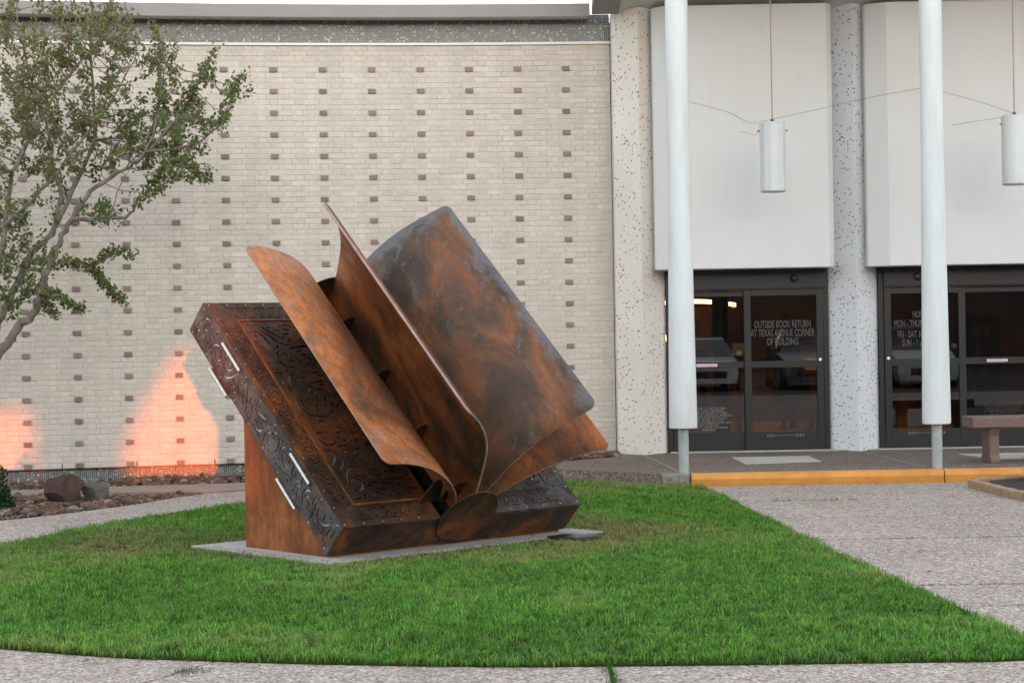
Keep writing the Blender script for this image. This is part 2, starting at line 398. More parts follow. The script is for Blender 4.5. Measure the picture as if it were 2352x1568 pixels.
bpart(arc_band(MB(), .27, S_LEN, [(.37, 5.585), (.37, 5.745), (.345, 5.745), (.345, 5.585)]), 'eave_fascia', M['fascia'])
bpart(arc_band(MB(), .3, S_LEN, [(.342, 5.626), (.342, 5.73), (-3, 5.80), (-3, 5.70)]), 'roof', M['fascia'])

# pilasters: two-faced mosaic wedges
def pilaster(xl, xr, xm, y_l, y_r, y_m, mat, label):
    mb = MB(); z0, z1 = .11, 5.64
    pts = [(xl, 24.95), (xl, y_l), (xm, y_m), (xr, y_r), (xr, 24.95)]
    d = 0.0
    for (a, b) in zip(pts[:-1], pts[1:]):
        L = math.hypot(b[0]-a[0], b[1]-a[1])
        mb.poly([(a[0], a[1], z0), (b[0], b[1], z0), (b[0], b[1], z1), (a[0], a[1], z1)], [(d, z0), (d+L, z0), (d+L, z1), (d, z1)]); d += L
    mb.poly([(x, y, z1) for x, y in pts]); mb.poly([(x, y, z0) for x, y in pts[::-1]])
    o = bpart(mb, 'pilaster', mat); o['label'] = label; return o
pilaster(1.308, 1.925, 1.615, 24.47, 24.50, 24.17, M['pink_mosaic'], 'white mosaic pilaster flecked pink and black')
pilaster(3.957, 4.575, 4.265, 24.50, 24.50, 24.19, M['blue_mosaic'], 'white mosaic pilaster flecked blue and black')
pilaster(6.61, 7.23, 6.92, 24.50, 24.50, 24.19, M['blue_mosaic'], 'white mosaic pilaster flecked blue and black')
# stucco panels above the doors, with splayed sides
def stucco(x0, x1, cl, cr_):
    pts = [(x0, 24.55), (x0, 24.16), (x0+cl, 24.0), (x1-cr_, 24.0), (x1, 24.12), (x1, 24.55)]
    mb = MB().prism(pts, 2.392, 5.62)
    bpart(mb, 'stucco_panel', M['stucco'], bevel=.012)
stucco(1.785, 3.985, .17, .075)
stucco(4.405, 6.68, .24, .075)
# canopy over the entrance and its columns
# the canopy rises from the wall towards its front edge
def rise(y): return 5.60+(24.5-y)*.17
def canopy_mb(x0, x1, y0, y1, th, dz=0.0):
    m_ = MB(); V = [(x, y, rise(y)+dz+t) for x in (x0, x1) for y in (y0, y1) for t in (0, th)]
    m_.mesh(V, [(0, 1, 3, 2), (4, 6, 7, 5), (0, 4, 5, 1), (2, 3, 7, 6), (0, 2, 6, 4), (1, 5, 7, 3)]); return m_
cano = bpart(canopy_mb(1.40, 8.0, 20.75, 25.2, .28), 'canopy', M['soffit'], bevel=.01)
bpart(canopy_mb(1.06, 1.397, 20.75, 24.4, .35, -.03), 'canopy_edge_beam', M['fascia'], bevel=.01)
for x, lab in ((1.825, 'white tapered column with unpainted concrete block at its foot'), (4.55, 'white tapered column standing at the yellow kerb joint')):
    y = 21.06
    prof = [(.123, 6.18), (.122, 5.62), (.121, 4.6), (.121, 3.8), (.126, 3.0), (.133, 2.4), (.140, 1.7), (.147, 1.1), (.1525, .64), (.150, .612), (.135, .606)]
    mb = MB().lathe([(r, z) for r, z in prof[::-1]], (x, y, 0), 40); sh = bpart(mb, 'column', M['white_paint'], smooth=True); sh['label'] = lab
    mb = MB().lathe([(.057, .118), (.057, .63)], (x, y, 0), 24); o = mb.build('steel_post', M['grey_post'], None, True); o.parent = sh
# inner walls, ceiling, floor so that the rooms behind the glass are closed
M['in_wall'] = plain('interior_wall', (.28, .14, .065), .8, 0, .15, 2)
M['in_floor'] = plain('interior_floor', (.55, .29, .11), .5, 0, .15, 3)
M['in_ceil'] = plain('interior_ceiling', (.16, .13, .10), .9, 0, .1, 2)
M['wood'] = plain('wood', (.22, .10, .045), .5, 0, .25, 9)
M['wood_dark'] = plain('dark_wood', (.07, .035, .02), .5, 0, .25, 9)
mb = MB(); mb.box((1.0, 36, .1), (10, 36.2, 3.3)); bpart(mb, 'back_wall', M['in_wall'])
mb = MB(); mb.box((.8, 25.5, .1), (1.0, 36.2, 3.3)); bpart(mb, 'side_wall', M['in_wall'])
mb = MB(); mb.box((10, 24.6, .1), (10.2, 36.2, 3.3)); bpart(mb, 'side_wall', M['in_wall'])
mb = MB(); mb.box((7.235, 24.38, .1), (10.2, 24.53, 5.62)); bpart(mb, 'end_wall', M['stucco'])
mb = MB(); mb.box((1.95, 24.56, 3.1), (10, 36, 3.3)); mb.box((1.0, 25.4, 3.1), (1.94, 36, 3.3)); bpart(mb, 'ceiling', M['in_ceil'])
mb = MB(); mb.box((1.95, 24.56, .0), (10, 36, .112)); mb.box((1.0, 25.4, .0), (1.94, 36, .112)); bpart(mb, 'interior_floor', M['in_floor'])
mb = MB(); mb.box((.9, 25.16, 0), (1.93, 25.3, 5.6)); bpart(mb, 'return_wall', M['in_wall'])
mb = MB(); mb.box((1.94, 24.535, 2.40), (9.9, 24.6, 5.6)); bpart(mb, 'wall_behind_panels', M['in_wall'])

# ------------------------------------------------------------------ entrance doors
def text(s, size, mat, loc, parent, name='lettering', align='CENTER', sx=1.0, bold=0.0):
    cu = bpy.data.curves.new(name, 'FONT'); cu.body = s; cu.size = size; cu.align_x = align; cu.extrude = .001; cu.offset = bold; cu.resolution_u = 3
    t = bpy.data.objects.new('tmp', cu); COL.objects.link(t)
    dg = bpy.context.evaluated_depsgraph_get(); me = bpy.data.meshes.new_from_object(t.evaluated_get(dg)); bpy.data.objects.remove(t); bpy.data.curves.remove(cu)
    me.transform(Matrix.Translation(loc) @ Matrix.Rotation(R_(90), 4, 'X') @ Matrix.Diagonal((sx, 1, 1, 1)))
    me.materials.clear(); o = link(name, me, mat); par(o, parent); return o
FY = 24.5
def entrance(x0, x1, door_left, label):
    """aluminium frame X x0..x1 with one sliding leaf and one sidelight"""
    J = .065
    mb = MB()
    mb.box((x0, FY-.05, .115), (x0+J, FY+.06, 2.39)); mb.box((x1-J, FY-.05, .115), (x1, FY+.06, 2.39))
    mb.box((x0+J, FY-.09, 2.15), (x1-J, FY+.06, 2.39)); mb.box((x0+J, FY-.10, 2.135), (x1-J, FY-.0, 2.149))
    mb.box((x0+J, FY-.05, .112), (x1-J, FY+.06, .128))
    fr = bpart(mb, 'entrance_frame', M['bronze'], bevel=.004); fr['label'] = label
    mid = (x0+x1)/2-(.0 if not door_left else -.02)
    a, b = (x0+J+.004, mid+.045) , (mid-.045, x1-J-.004)
    panels = [(a, -.0, False), (b, -.035, True)] if not door_left else [(a, -.035, True), (b, -.0, False)]
    for (l, r), dy, leaf in panels:
        st = .085; y0, y1 = FY+dy-.022, FY+dy+.022
        if leaf: y0 -= .012; y1 -= .012
        mb = MB(); zt = 2.13
        mb.box((l, y0, .13), (l+st, y1, zt)); mb.box((r-st, y0, .13), (r, y1, zt))
        mb.box((l+st, y0, 2.058), (r-st, y1, zt)); mb.box((l+st, y0, 1.162), (r-st, y1, 1.245)); mb.box((l+st, y0, .13), (r-st, y1, .368))
        nm = 'sliding_door' if leaf else 'sidelight'
        f = mb.build(nm, M['bronze'], bevel=.004); par(f, fr)
        for z0, z1 in ((.368, 1.162), (1.245, 2.058)):
            mb = MB(); mb.box((l+st, (y0+y1)/2-.003, z0), (r-st, (y0+y1)/2+.003, z1)); o = mb.build('glass_pane', M['glass']); par(o, fr)
        if leaf:
            lx = r-st/2-.005 if not door_left else l+st/2
            mb = MB().lathe([(.018, 0), (.02, .006), (.012, .008)], seg=16, M=Matrix.Translation((lx, y0, 1.255)) @ Matrix.Rotation(R_(90), 4, 'X')); o = mb.build('lock_cylinder', M['trim_white']); par(o, fr)
            cx = (l+r)/2
            for k in range(3):
                for sg in (-1, 1):
                    xx = cx+sg*(.15+k*.036); w_ = .026
                    mb = MB(); mb.prism([(xx+sg*w_*.5, .318), (xx-sg*w_*.2, .335), (xx-sg*w_*.7, .335), (xx, .318), (xx-sg*w_*.7, .301), (xx-sg*w_*.2, .301)], 0, .001, Matrix.Translation((0, y0-.0015, 0)) @ Matrix(((1, 0, 0, 0), (0, 0, -1, 0), (0, 1, 0, 0), (0, 0, 0, 1))))
                    o = mb.build('arrow_sticker', M['letter_white']); par(o, fr)
            text('CAUTION AUTOMATIC DOOR', .019, M['letter_white'], (cx, y0-.0015, .312), fr, 'sticker_text')
        else:
            mb = MB(); sx0 = l+.3 if not door_left else l+.36
            mb.box((sx0, y0-.002, 1.186), (sx0+.26, y0-.0005, 1.222)); o = mb.build('warning_sticker', M['sticker']); par(o, fr)
            text('CAUTION STAND BACK', .026, M['red_ink'], (sx0+.13, y0-.0032, 1.194), fr, 'sticker_text', sx=.82)
    # sensor dome on the header
    sx = x0+.79*(x1-x0) if not door_left else x0+.24*(x1-x0)
    mb = MB().lathe([(.055, 0), (.052, .02), (.036, .042), (.012, .05)], seg=20, M=Matrix.Translation((sx, FY-.09, 2.27)) @ Matrix.Rotation(R_(90), 4, 'X')); o = mb.build('motion_sensor', M['bronze_hi'], None, True); par(o, fr)
    return fr, panels
f1, p1 = entrance(1.93, 3.955, False, 'entrance doors lettered OUTSIDE BOOK RETURN')
f2, p2 = entrance(4.578, 6.61, True, 'entrance doors lettered with opening hours')
ty = FY-.035-.037
cx1 = 3.375
for i, s in enumerate(('OUTSIDE BOOK RETURN', 'AT TEXAS AVENUE CORNER', 'OF BUILDING')):
    text(s, .128, M['letter'], (cx1, ty, 1.66-i*.108), f1, sx=(.49, .485, .51)[i], bold=.002)
for i, s in enumerate(('HOURS', 'MON - THUR 9 am - 9 pm', 'FRI - SAT 10 am - 6 pm', 'SUN - 1 pm - 5 pm')):
    text(s, .118, M['letter'], (5.10, ty, (1.755, 1.645, 1.51, 1.405)[i]), f2, sx=.515, bold=.002)
ny = FY-.024
for i, s in enumerate(('PURSUANT TO SECTION 30.06,', 'PENAL CODE (TRESPASS BY', 'HOLDER OF LICENSE TO CARRY', 'A CONCEALED HANDGUN), A PERSON', 'LICENSED UNDER ARTICLE 4413', '(29EE), REVISED STATUTES', '(CONCEALED HANDGUN LAW), MAY', 'NOT ENTER THIS', 'PROPERTY WITH A CONCEALED', 'HANDGUN')):
    text(s, .036, M['letter_white'], (2.44, ny, .655-i*.030), f1, 'notice_text', sx=.9)
for i, s in enumerate(('CONFORME A LA SECCION 30.06 DEL CODIGO', 'PENAL (TRASPASAR PORTANDO ARMAS', 'PERSONA CON LICENCIA BAJO LA LEY', 'NO PUEDE ENTRAR EN ESTA PROPIEDAD', 'CON UNA PISTOLA OCULTA')):
    text(s, .032, M['letter'], (6.12, ny, .665-i*.033), f2, 'notice_text', sx=.8)

# ------------------------------------------------------------------ inside, seen through the glass
M['warm_lamp'] = m_emit('warm_lamp', (1, .58, .22), 7.5)
mb = MB()
V = []
for i in range(13):
    q = i/12; x = 2.1+q*1.75; V.append((x, 33.6-1.2*math.sin(q*math.pi), 2.0+.06*math.sin(q*math.pi)))
for a, b in zip(V[:-1], V[1:]): mb.poly([a, b, (b[0], b[1], b[2]+.07), (a[0], a[1], a[2]+.07)])
cove = tag(mb.build('cove_light', M['warm_lamp']), 'curved warm cove light glowing inside the library', 'lamp')
mb = MB()
for a, b in zip(V[:-1], V[1:]): mb.poly([(a[0], a[1]+.03, 1.5), (b[0], b[1]+.03, 1.5), (b[0], b[1]+.03, 2.0), (a[0], a[1]+.03, 2.0)])
tag(mb.build('cove_panel', M['wood']), 'curved wooden bulkhead below the cove light inside', 'panel')
for i, (x, y) in enumerate(((3.0, 28.0), (5.4, 28.0), (3.6, 31.5), (6.8, 31.0))):
    mb = MB(); mb.box((x-.3, y-.3, 3.06), (x+.3, y+.3, 3.098)); tag(mb.build('ceiling_lamp', M['warm_lamp']), 'square warm ceiling lamp inside '+('near the book return doors', 'near the opening hours doors', 'above the service desk', 'above the tallest bookshelf')[i], 'lamp', 'interior ceiling lamps')
def shelf(x, y, w_, h, label):
    t = thing('bookshelf', label, 'bookshelf', (x, y, .112))
    mb = MB(); mb.box((-w_/2, 0, 0), (-w_/2+.03, .3, h)); mb.box((w_/2-.03, 0, 0), (w_/2, .3, h)); mb.box((-w_/2+.03, .27, 0), (w_/2-.03, .3, h)); mb.build('case', M['wood_dark'], t)
    n = 5
    for k in range(n+1):
        z = k*(h-.03)/n; mb = MB(); mb.box((-w_/2+.03, .0, z), (w_/2-.03, .268, z+.025)); mb.build('shelf_board', M['wood'], t)
        if k < n:
            mb = MB(); xx = -w_/2+.04
            while xx < w_/2-.08:
                bw = rng.uniform(.02, .05); hh = rng.uniform(.17, .25)*(h/1.8)
                c = rng.choice(((.3, .05, .03), (.05, .08, .18), (.4, .33, .2), (.1, .18, .1), (.35, .22, .06), (.12, .1, .09)))
                mb.box((xx, .02, z+.026), (xx+bw, .22, z+.026+hh), col=c); xx += bw+rng.choice((.002, .002, .06))
            tag(mb.build('row_of_books', M['leaf'], t), kind='stuff')
shelf(2.45, 30.2, 1.1, 1.25, 'low bookshelf inside behind the sidelight notice')
shelf(5.2, 29.5, 1.2, 1.5, 'bookshelf inside behind the lettered opening hours')
shelf(6.9, 30.5, 1.4, 1.7, 'bookshelf inside behind the granite bench')
for x, y, lab in ((2.78, 26.6, 'dark round post inside beside the sidelight'), (3.0, 27.6, 'dark round post inside farther from the doors'), (6.05, 26.6, 'dark round post inside behind the granite bench')):
    tag(MB().lathe([(.075, .112), (.06, .3), (.06, 3.1)], (x, y, 0), 20).build('interior_post', M['wood_dark'], None, True), lab, 'post')
def display(x, y, h, lab, c1, c2):
    t = thing('notice_stand', lab, 'stand', (x, y, .112))
    mb = MB(); mb.box((-.03, -.03, 0), (.03, .03, h)); mb.box((-.16, -.12, 0), (.16, .12, .03)); mb.build('stand_post', M['wood'], t)
    mb = MB(); mb.box((-.13, -.05, h-.15), (.13, -.032, h+.26)); mb.build('notice_board', plain('board_'+str(int(x*100)), c1, .5), t)
    mb = MB(); mb.box((-.09, -.056, h-.1), (.1, -.0515, h+.08)); mb.build('paper_sheet', m_emit('self_lit_sheet_'+str(int(x*100)), c2, .06), t)  # paper is no lamp: a faint glow is put into the sheet
display(3.22, 27.9, 1.25, 'red notice stand with yellow sheet inside the left doors', (.45, .06, .03), (.9, .65, .2))
display(4.42, 29.0, 1.0, 'wooden stand with faintly glowing sheet inside, right of the standing person', (.25, .09, .03), (1, .62, .2))
for x, y, z, lab in ((4.55, 32.45, 1.142, 'small glowing lamp on the service desk inside'), (2.35, 30.3, 1.36, 'small glowing lamp on the low bookshelf inside'), (5.0, 29.6, 1.61, 'small glowing lamp on the bookshelf behind the opening hours')):
    t = thing('table_lamp', lab, 'lamp', (x, y, z))
    MB().lathe([(.05, 0), (.012, .02), (.012, .12)], seg=14).build('lamp_foot', M['wood_dark'], t, True)
    MB().lathe([(.075, .10), (.045, .2)], seg=18).build('lamp_shade', M['warm_lamp'], t, True)
t = thing('service_desk', 'wooden service desk inside with overhanging top', 'desk', (4.0, 32.5, .112))
mb = MB(); mb.box((-1.0, -.3, 0), (1.0, .3, .98)); mb.build('desk_body', M['wood'], t, bevel=.01)
mb = MB(); mb.box((-1.06, -.38, .982), (1.06, .34, 1.03)); mb.build('desk_top', M['wood_dark'], t, bevel=.01)
# ================================================================== the ground
mb = MB(); mb.box((-400, -400, -.5), (400, 400, -.13)); struct('ground', mb, M['asphalt'])
LAWN = [(-3.6, 11.4), (-3.03, 10.92), (-2.86, 10.81), (-2.45, 10.59), (-2.06, 10.41), (-1.57, 10.27), (-1.1, 10.14), (-.5, 10.02), (.02, 9.94), (.6, 9.91), (1.12, 9.89), (1.78, 9.88), (2.4, 9.86), (2.72, 9.9),
        (2.73, 10.5), (2.69, 10.96), (2.64, 11.73), (2.57, 12.38), (2.45, 13.54), (2.34, 15.34), (2.2, 17.48), (2.11, 19.03), (1.98, 20.74),
        (1.6, 20.95), (1.04, 21.42), (.57, 21.62), (-.3, 21.55), (-1.3, 21.1), (-2.1, 20.35), (-2.76, 19.6), (-3.25, 18.68), (-3.54, 18.02), (-3.8, 17.37), (-4.02, 16.69), (-4.23, 16.06), (-4.5, 15.0), (-4.5, 13.8), (-4.15, 12.4)]
ROCK = [(-9, 16.5), (-5.6, 17.6), (-4.82, 18.33), (-4.5, 18.69), (-4.2, 19.21), (-3.87, 19.75), (-3.58, 20.56), (-3.30, 21.02), (-2.6, 21.35), (-1.2, 22.3), (.3, 23.1), (.3, 24.9), (-3, 24.6), (-9, 23.3)]
# walkway: a joint-coloured bed carrying separate cast slabs
mb = MB(); mb.box((-14, 2, -.14), (14, 17.0, -.014)); mb.box((-4.35, 17.0, -.14), (14, 19.0, -.014)); mb.box((-3.3, 19.0, -.14), (14, 20.9, -.014)); mb.box((-2.4, 20.9, -.14), (1.6, 22.0, -.014)); walk = struct('walkway', mb, M['joint'])
def slab(pts, z1=0.0, z0=-.11):
    mb = MB(); c = Vector((sum(p[0] for p in pts)/len(pts), sum(p[1] for p in pts)/len(pts)))
    mb.prism(pts, z0, z1); o = mb.build('paving_slab', M['agg'], None, bevel=.004); o.parent = walk; return o
def rect(x0, y0, x1, y1, g=.006): return [(x0+g, y0+g), (x1-g, y0+g), (x1-g, y1-g), (x0+g, y1-g)]
JY = [9.88, 10.78, 11.81, 12.77, 13.74, 14.64, 15.53, 16.37, 17.24, 18.12, 18.95, 20.82]
for k, (a, b) in enumerate(zip(JY[:-1], JY[1:])):
    e = rng.uniform(-.004, .004)
    slab([(1.85, a+.018), (8, a+.018+e), (8, b-.018), (1.85, b-.018)], rng.uniform(-.003, .003))
XJ = [-12, -4.6, -1.76, .465, 2.74, 5.6, 12]
for k, (a, b) in enumerate(zip(XJ[:-1], XJ[1:])):
    y1 = 11.4 if a < -2 else 10.3 if a < 2 else 9.87
    fx = lambda x, y: x+(y-9.9)*.43 if abs(x+1.76) < .01 else x
    slab([(fx(a, 6.2)+.01, 6.2), (fx(b, 6.2)-.01, 6.2), (fx(b, 10.3)-.01, 10.3), (fx(b, 10.3)-.006, y1), (a+.006, y1), (fx(a, 10.3 if y1 > 10.2 else y1)+.006, min(y1, 10.3))] if y1 > 10.4 else [(fx(a, 6.2)+.01, 6.2), (fx(b, 6.2)-.01, 6.2), (fx(b, y1)-.01, y1), (fx(a, y1)+.01, y1)])
    slab([(a+.4, 2.5), (b+.39, 2.5), (b+.39, 6.19), (a+.4, 6.19)])
slab([(-12, 11.42), (-3.4, 11.42), (-4.1, 12.39), (-4.5, 13.8), (-4.45, 15), (-12, 15)])
slab([(-12, 15.01), (-4.45, 15.01), (-4.2, 16.06), (-3.98, 16.7), (-3.5, 18.02), (-3.21, 18.68), (-2.72, 19.6), (-3.45, 20.75), (-3.56, 20.58), (-3.85, 19.77), (-4.18, 19.23), (-4.48, 18.71), (-4.8, 18.35), (-5.58, 17.62), (-9, 16.52), (-12, 16)])
slab([(-3.44, 20.76), (-2.71, 19.61), (-2.06, 20.36), (-1.27, 21.12), (-.29, 21.58), (.56, 21.64), (.56, 23.2), (.3, 23.1), (-1.2, 22.3), (-2.6, 21.35), (-3.28, 21.02)])
# lawn bed
mb = MB().prism(LAWN, -.05, .012); lawn = struct('lawn', mb, M['soil'])
# entrance platform with its joint lines, pale inlays and painted kerb
PLAT = [(1.62, 20.92), (1.88, 21.02), (5.6, 21.02), (9, 20.7), (9, 24.55), (4.6, 24.55), (1.31, 24.6), (1.31, 24.95), (.45, 24.95), (.5, 22.0), (.95, 21.65), (1.25, 21.35)]
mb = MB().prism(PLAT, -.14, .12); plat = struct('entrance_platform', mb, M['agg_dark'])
def strip(pts, wd, mat, name, z=.1235):
    mb = MB()
    for a, b in zip(pts[:-1], pts[1:]):
        d = Vector((b[0]-a[0], b[1]-a[1])).normalized(); nn = Vector((-d.y, d.x))*wd/2
        mb.poly([(a[0]-nn.x, a[1]-nn.y, z), (b[0]-nn.x, b[1]-nn.y, z), (b[0]+nn.x, b[1]+nn.y, z), (a[0]+nn.x, a[1]+nn.y, z)])
    o = mb.build(name, mat); o.parent = plat; return o
for pts in ([(1.80, 21.2), (1.60, 24.1)], [(4.50, 21.2), (4.27, 24.12)], [(1.90, 21.15), (3.1, 21.95), (4.45, 21.15)], [(4.65, 21.15), (5.8, 21.95), (6.6, 21.3)]):
    strip(pts, .012, M['smooth_conc'], 'joint_strip')
for q in ([(2.63, 22.25), (3.52, 22.45), (3.52, 23.4), (2.60, 23.4)], [(5.5, 22.3), (6.35, 22.4), (6.3, 23.3), (5.28, 23.3)]):
    mb = MB(); mb.prism(q, .121, .127); o = mb.build('pale_inlay', M['smooth_conc']); o.parent = plat
mb = MB(); mb.box((1.955, 24.3, .121), (6.6, 24.45, .135)); o = mb.build('threshold', M['smooth_conc'], bevel=.003); o.parent = plat
kerb = None
for x0, x1 in ((1.885, 4.575), (4.585, 5.48)):
    mb = MB(); yb = 21.07
    F = [(20.845, -.05), (20.835, .075), (20.865, .124), (20.90, .131), (yb-.07, .131), (yb-.07, -.05)]
    V = [(x0, y, z) for y, z in F]+[(x1 if x1 < 5 else x1+(.14 if y < 20.87 and z < .1 else 0), y, z) for y, z in F]; n = len(F)
    mb.mesh(V, [(i, (i+1) % n, n+(i+1) % n, n+i) for i in range(n)]+[tuple(range(n-1, -1, -1)), tuple(range(n, 2*n))])
    o = mb.build('kerb', M['yellow'], None, bevel=.006)
    tag(o, kind='structure'); tag(o, 'yellow painted kerb '+('between the two white columns' if x0 < 3 else 'short length in front of the granite bench'))
mb = MB(); mb.box((1.58, 20.87, -.05), (1.875, 21.12, .128)); tag(mb.build('kerb', plain('rough_concrete', (.23, .21, .19), .95, 0, .35, 22, .9, 40), None, bevel=.015), 'rough unpainted concrete block at the end of the yellow kerb', kind='structure')

# rock bed: bed sheet, flat mowing strip, stones
mb = MB().prism(ROCK, -.2, -.10); bed = struct('rock_bed', mb, M['soil'])
mb = MB().prism([(-6.4, 20.75), (-4.7, 21.25), (-3.35, 21.08), (-2.6, 21.42), (-2.5, 22.35), (-3.4, 22.15), (-4.6, 22.0), (-6.4, 21.5)], -.15, .015); struct('mowing_strip', mb, plain('strip_concrete', (.25, .19, .165), .9, 0, .15, 4, .2, 40))
def stone_mesh(seed):
    r = random.Random(seed); bm = bmesh.new(); bmesh.ops.create_icosphere(bm, subdivisions=1, radius=1)
    ax = (r.uniform(.75, 1.35), r.uniform(.65, 1), r.uniform(.45, .75))
    for v in bm.verts:
        k = r.uniform(.78, 1.12); v.co = Vector((v.co.x*ax[0], v.co.y*ax[1], v.co.z*ax[2]))*k
    V = [v.co.copy() for v in bm.verts]; F = [tuple(v.index for v in f.verts) for f in bm.faces]; bm.free(); return V, F
SH = [stone_mesh(i) for i in range(12)]
SC = [(.14, .088, .06), (.105, .066, .047), (.18, .122, .09), (.08, .06, .05), (.25, .20, .16), (.155, .08, .052), (.115, .095, .08)]
spots = []
def scatter(poly, n, s0, s1, z):
    xs = [p[0] for p in poly]; ys = [p[1] for p in poly]
    for _ in range(n):
        x, y = rng.uniform(min(xs), max(xs)), rng.uniform(min(ys), max(ys))
        if in_poly(np.array([[x, y]]), poly)[0]: spots.append((x, y, z, rng.uniform(s0, s1)))
Z1 = [(-7, 21.5), (-4.7, 22.05), (-2.4, 22.4), (.3, 23.25), (.3, 24.75), (-3, 24.35), (-7, 23.4)]
Z2 = [(-7, 17.3), (-5.55, 17.72), (-4.78, 18.45), (-4.45, 18.8), (-4.15, 19.3), (-3.82, 19.85), (-3.53, 20.65), (-3.32, 21.0), (-4.7, 21.2), (-7, 20.6)]
scatter(Z1, 2700, .026, .062, -.055); scatter(Z2, 2600, .024, .068, -.02); scatter(Z2, 1300, .03, .07, -.07)
scatter([(.6, 23.35), (1.28, 23.95), (1.28, 24.42), (.6, 24.6)], 330, .03, .07, .125)
smats = [(SH[i % 12], SC[i % 7], MB()) for i in range(28)]
smeshes = []
for (V, F), c, mb in smats:
    v = rng.uniform(.8, 1.2); mb.mesh([tuple(p) for p in V], F, tuple(x*v for x in c)); me = mb.data('stone'); me.materials.append(M['stone']); smeshes.append(me)
vis = [i for i, q in enumerate(spots) if q[0] > -5.7 and not (-2.3 < q[0] < .55)]
vis.sort(key=lambda i: -spots[i][3]/spots[i][1]); big = set(vis[:300]); small = MB()
for i, (x, y, z, s) in enumerate(spots):
    a = rng.uniform(0, 6.28); zz = z+rng.uniform(-.01, .5)*s
    if i in big:
        o = bpy.data.objects.new('stone', rng.choice(smeshes)); COL.objects.link(o); o.parent = bed if x < .5 else plat
        o.location = (x, y, zz); o.rotation_euler = (rng.uniform(-.4, .4), rng.uniform(-.4, .4), a); o.scale = (s, s, s)
    else:
        V, F = SH[rng.randrange(12)]; mt = Matrix.Translation((x, y, zz)) @ Matrix.Rotation(a, 4, 'Z') @ Matrix.Rotation(rng.uniform(-.4, .4), 4, 'X') @ Matrix.Scale(s, 4)
        v = rng.uniform(.75, 1.2); small.mesh([tuple(mt @ p) for p in V], F, tuple(k*v for k in rng.choice(SC)))
o = small.build('loose_stones', M['stone']); o.parent = bed; tag(o, kind='stuff')
def boulder(loc, sc, seed, c, label, rot=0):
    bm = bmesh.new(); bmesh.ops.create_icosphere(bm, subdivisions=4, radius=1); r = random.Random(seed)
    pl = [(Vector((r.gauss(0, 1), r.gauss(0, 1), r.gauss(0, .7))).normalized(), r.uniform(.5, .82)) for _ in range(12)]
    from mathutils import noise as mn
    for v in bm.verts:
        p = v.co.copy()
        for nn, d in pl:
            q = p.dot(nn)
            if q > d: p -= nn*(q-d)*.92
        p *= 1+.06*mn.fractal(p*2.3+Vector((seed, 0, 0)), 1.0, 2.0, 4)+.02*mn.noise(p*9)
        v.co = Vector((p.x*sc[0], p.y*sc[1], p.z*sc[2]))
    me = bpy.data.meshes.new('boulder'); bm.to_mesh(me); bm.free()
    o = link('boulder', me, c, None, True, angle=18); o.location = loc; o.rotation_euler = (0, 0, rot); return tag(o, label, 'boulder')
k = NT('boulder_rock'); n1 = k.noise(5, k.obj(), 6, .65); k.base(k.ramp(n1, [(.3, (.03, .018, .014)), (.52, (.065, .034, .025)), (.72, (.12, .058, .04))]), .85); k.bump(k.noise(22, k.obj(), 6, .7), .7, .02); M['boulder'] = k.m
k = NT('grey_rock'); n1 = k.noise(5, k.obj(), 6, .65); k.base(k.ramp(n1, [(.3, (.05, .045, .038)), (.7, (.14, .12, .10))]), .9); k.bump(k.noise(20, k.obj(), 6, .7), .7, .02); M['grey_rock'] = k.m
boulder((-4.62, 20.15, .13), (.22, .24, .185), 3, M['boulder'], 'reddish brown boulder sitting on the river stones', .4)
boulder((-4.36, 20.35, .09), (.17, .18, .14), 5, M['grey_rock'], 'smaller grey boulder tucked behind the reddish brown one', 1.2)

# grass: blades over the lawn, thinned and yellowed round the concrete pad
BU, BW = np.array([.7446, .6675]), np.array([-.6675, .7446]); BP = np.array([-1.2685, 14.4481])
def blades(P, hgt, wid, col, lean, seed, a=None):
    r = np.random.default_rng(seed); n = len(P); a = r.uniform(0, 2*np.pi, n) if a is None else a; d = np.stack([np.cos(a), np.sin(a)], 1); s = np.stack([-d[:, 1], d[:, 0]], 1)
    lean = lean*r.uniform(.15, 1.0, n); P = np.asarray(P)
    def pt(base, off, t, h): return np.concatenate([base+off+d*(lean*hgt*t**1.8)[:, None], (h)[:, None]], 1)
    z0 = P[:, 2]; B = P[:, :2]; w0 = s*(wid/2)[:, None]
    one = np.ones(n)
    V = np.stack([pt(B, -w0, 0*one, z0), pt(B, w0, 0*one, z0), pt(B, -w0*.8, .5*one, z0+hgt*.55), pt(B, w0*.8, .5*one, z0+hgt*.55), pt(B, 0*w0, one, z0+hgt*np.sqrt(np.clip(1-(lean*.75)**2, .1, 1)))], 1)
    T = np.array([[0, 1, 3], [0, 3, 2], [2, 3, 4]]); I = (np.arange(n)*5)[:, None, None]+T[None]
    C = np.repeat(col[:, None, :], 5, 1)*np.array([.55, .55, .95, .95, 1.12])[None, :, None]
    return V.reshape(-1, 3), I.reshape(-1, 3), C.reshape(-1, 3)
r = np.random.default_rng(3)
NT_ = 66000                                        # tufts: blades share a root and fan out
T0 = np.stack([r.uniform(-4.6, 2.85, NT_), r.uniform(9.8, 21.7, NT_)], 1)
T0 = T0[r.random(NT_) < np.clip(1.25-(T0[:, 1]-10)*.06, .45, 1)]
kb = r.integers(5, 13, len(T0)); ti = np.repeat(np.arange(len(T0)), kb)
P = T0[ti]+r.normal(0, .017, (len(ti), 2)); tuft_h = r.gamma(6, 1/6, len(T0))[ti]; tuft_c = r.normal(0, 1, (len(T0), 1))[ti]
fan = np.arctan2(*(P-T0[ti]).T[::-1])+r.normal(0, .5, len(ti))
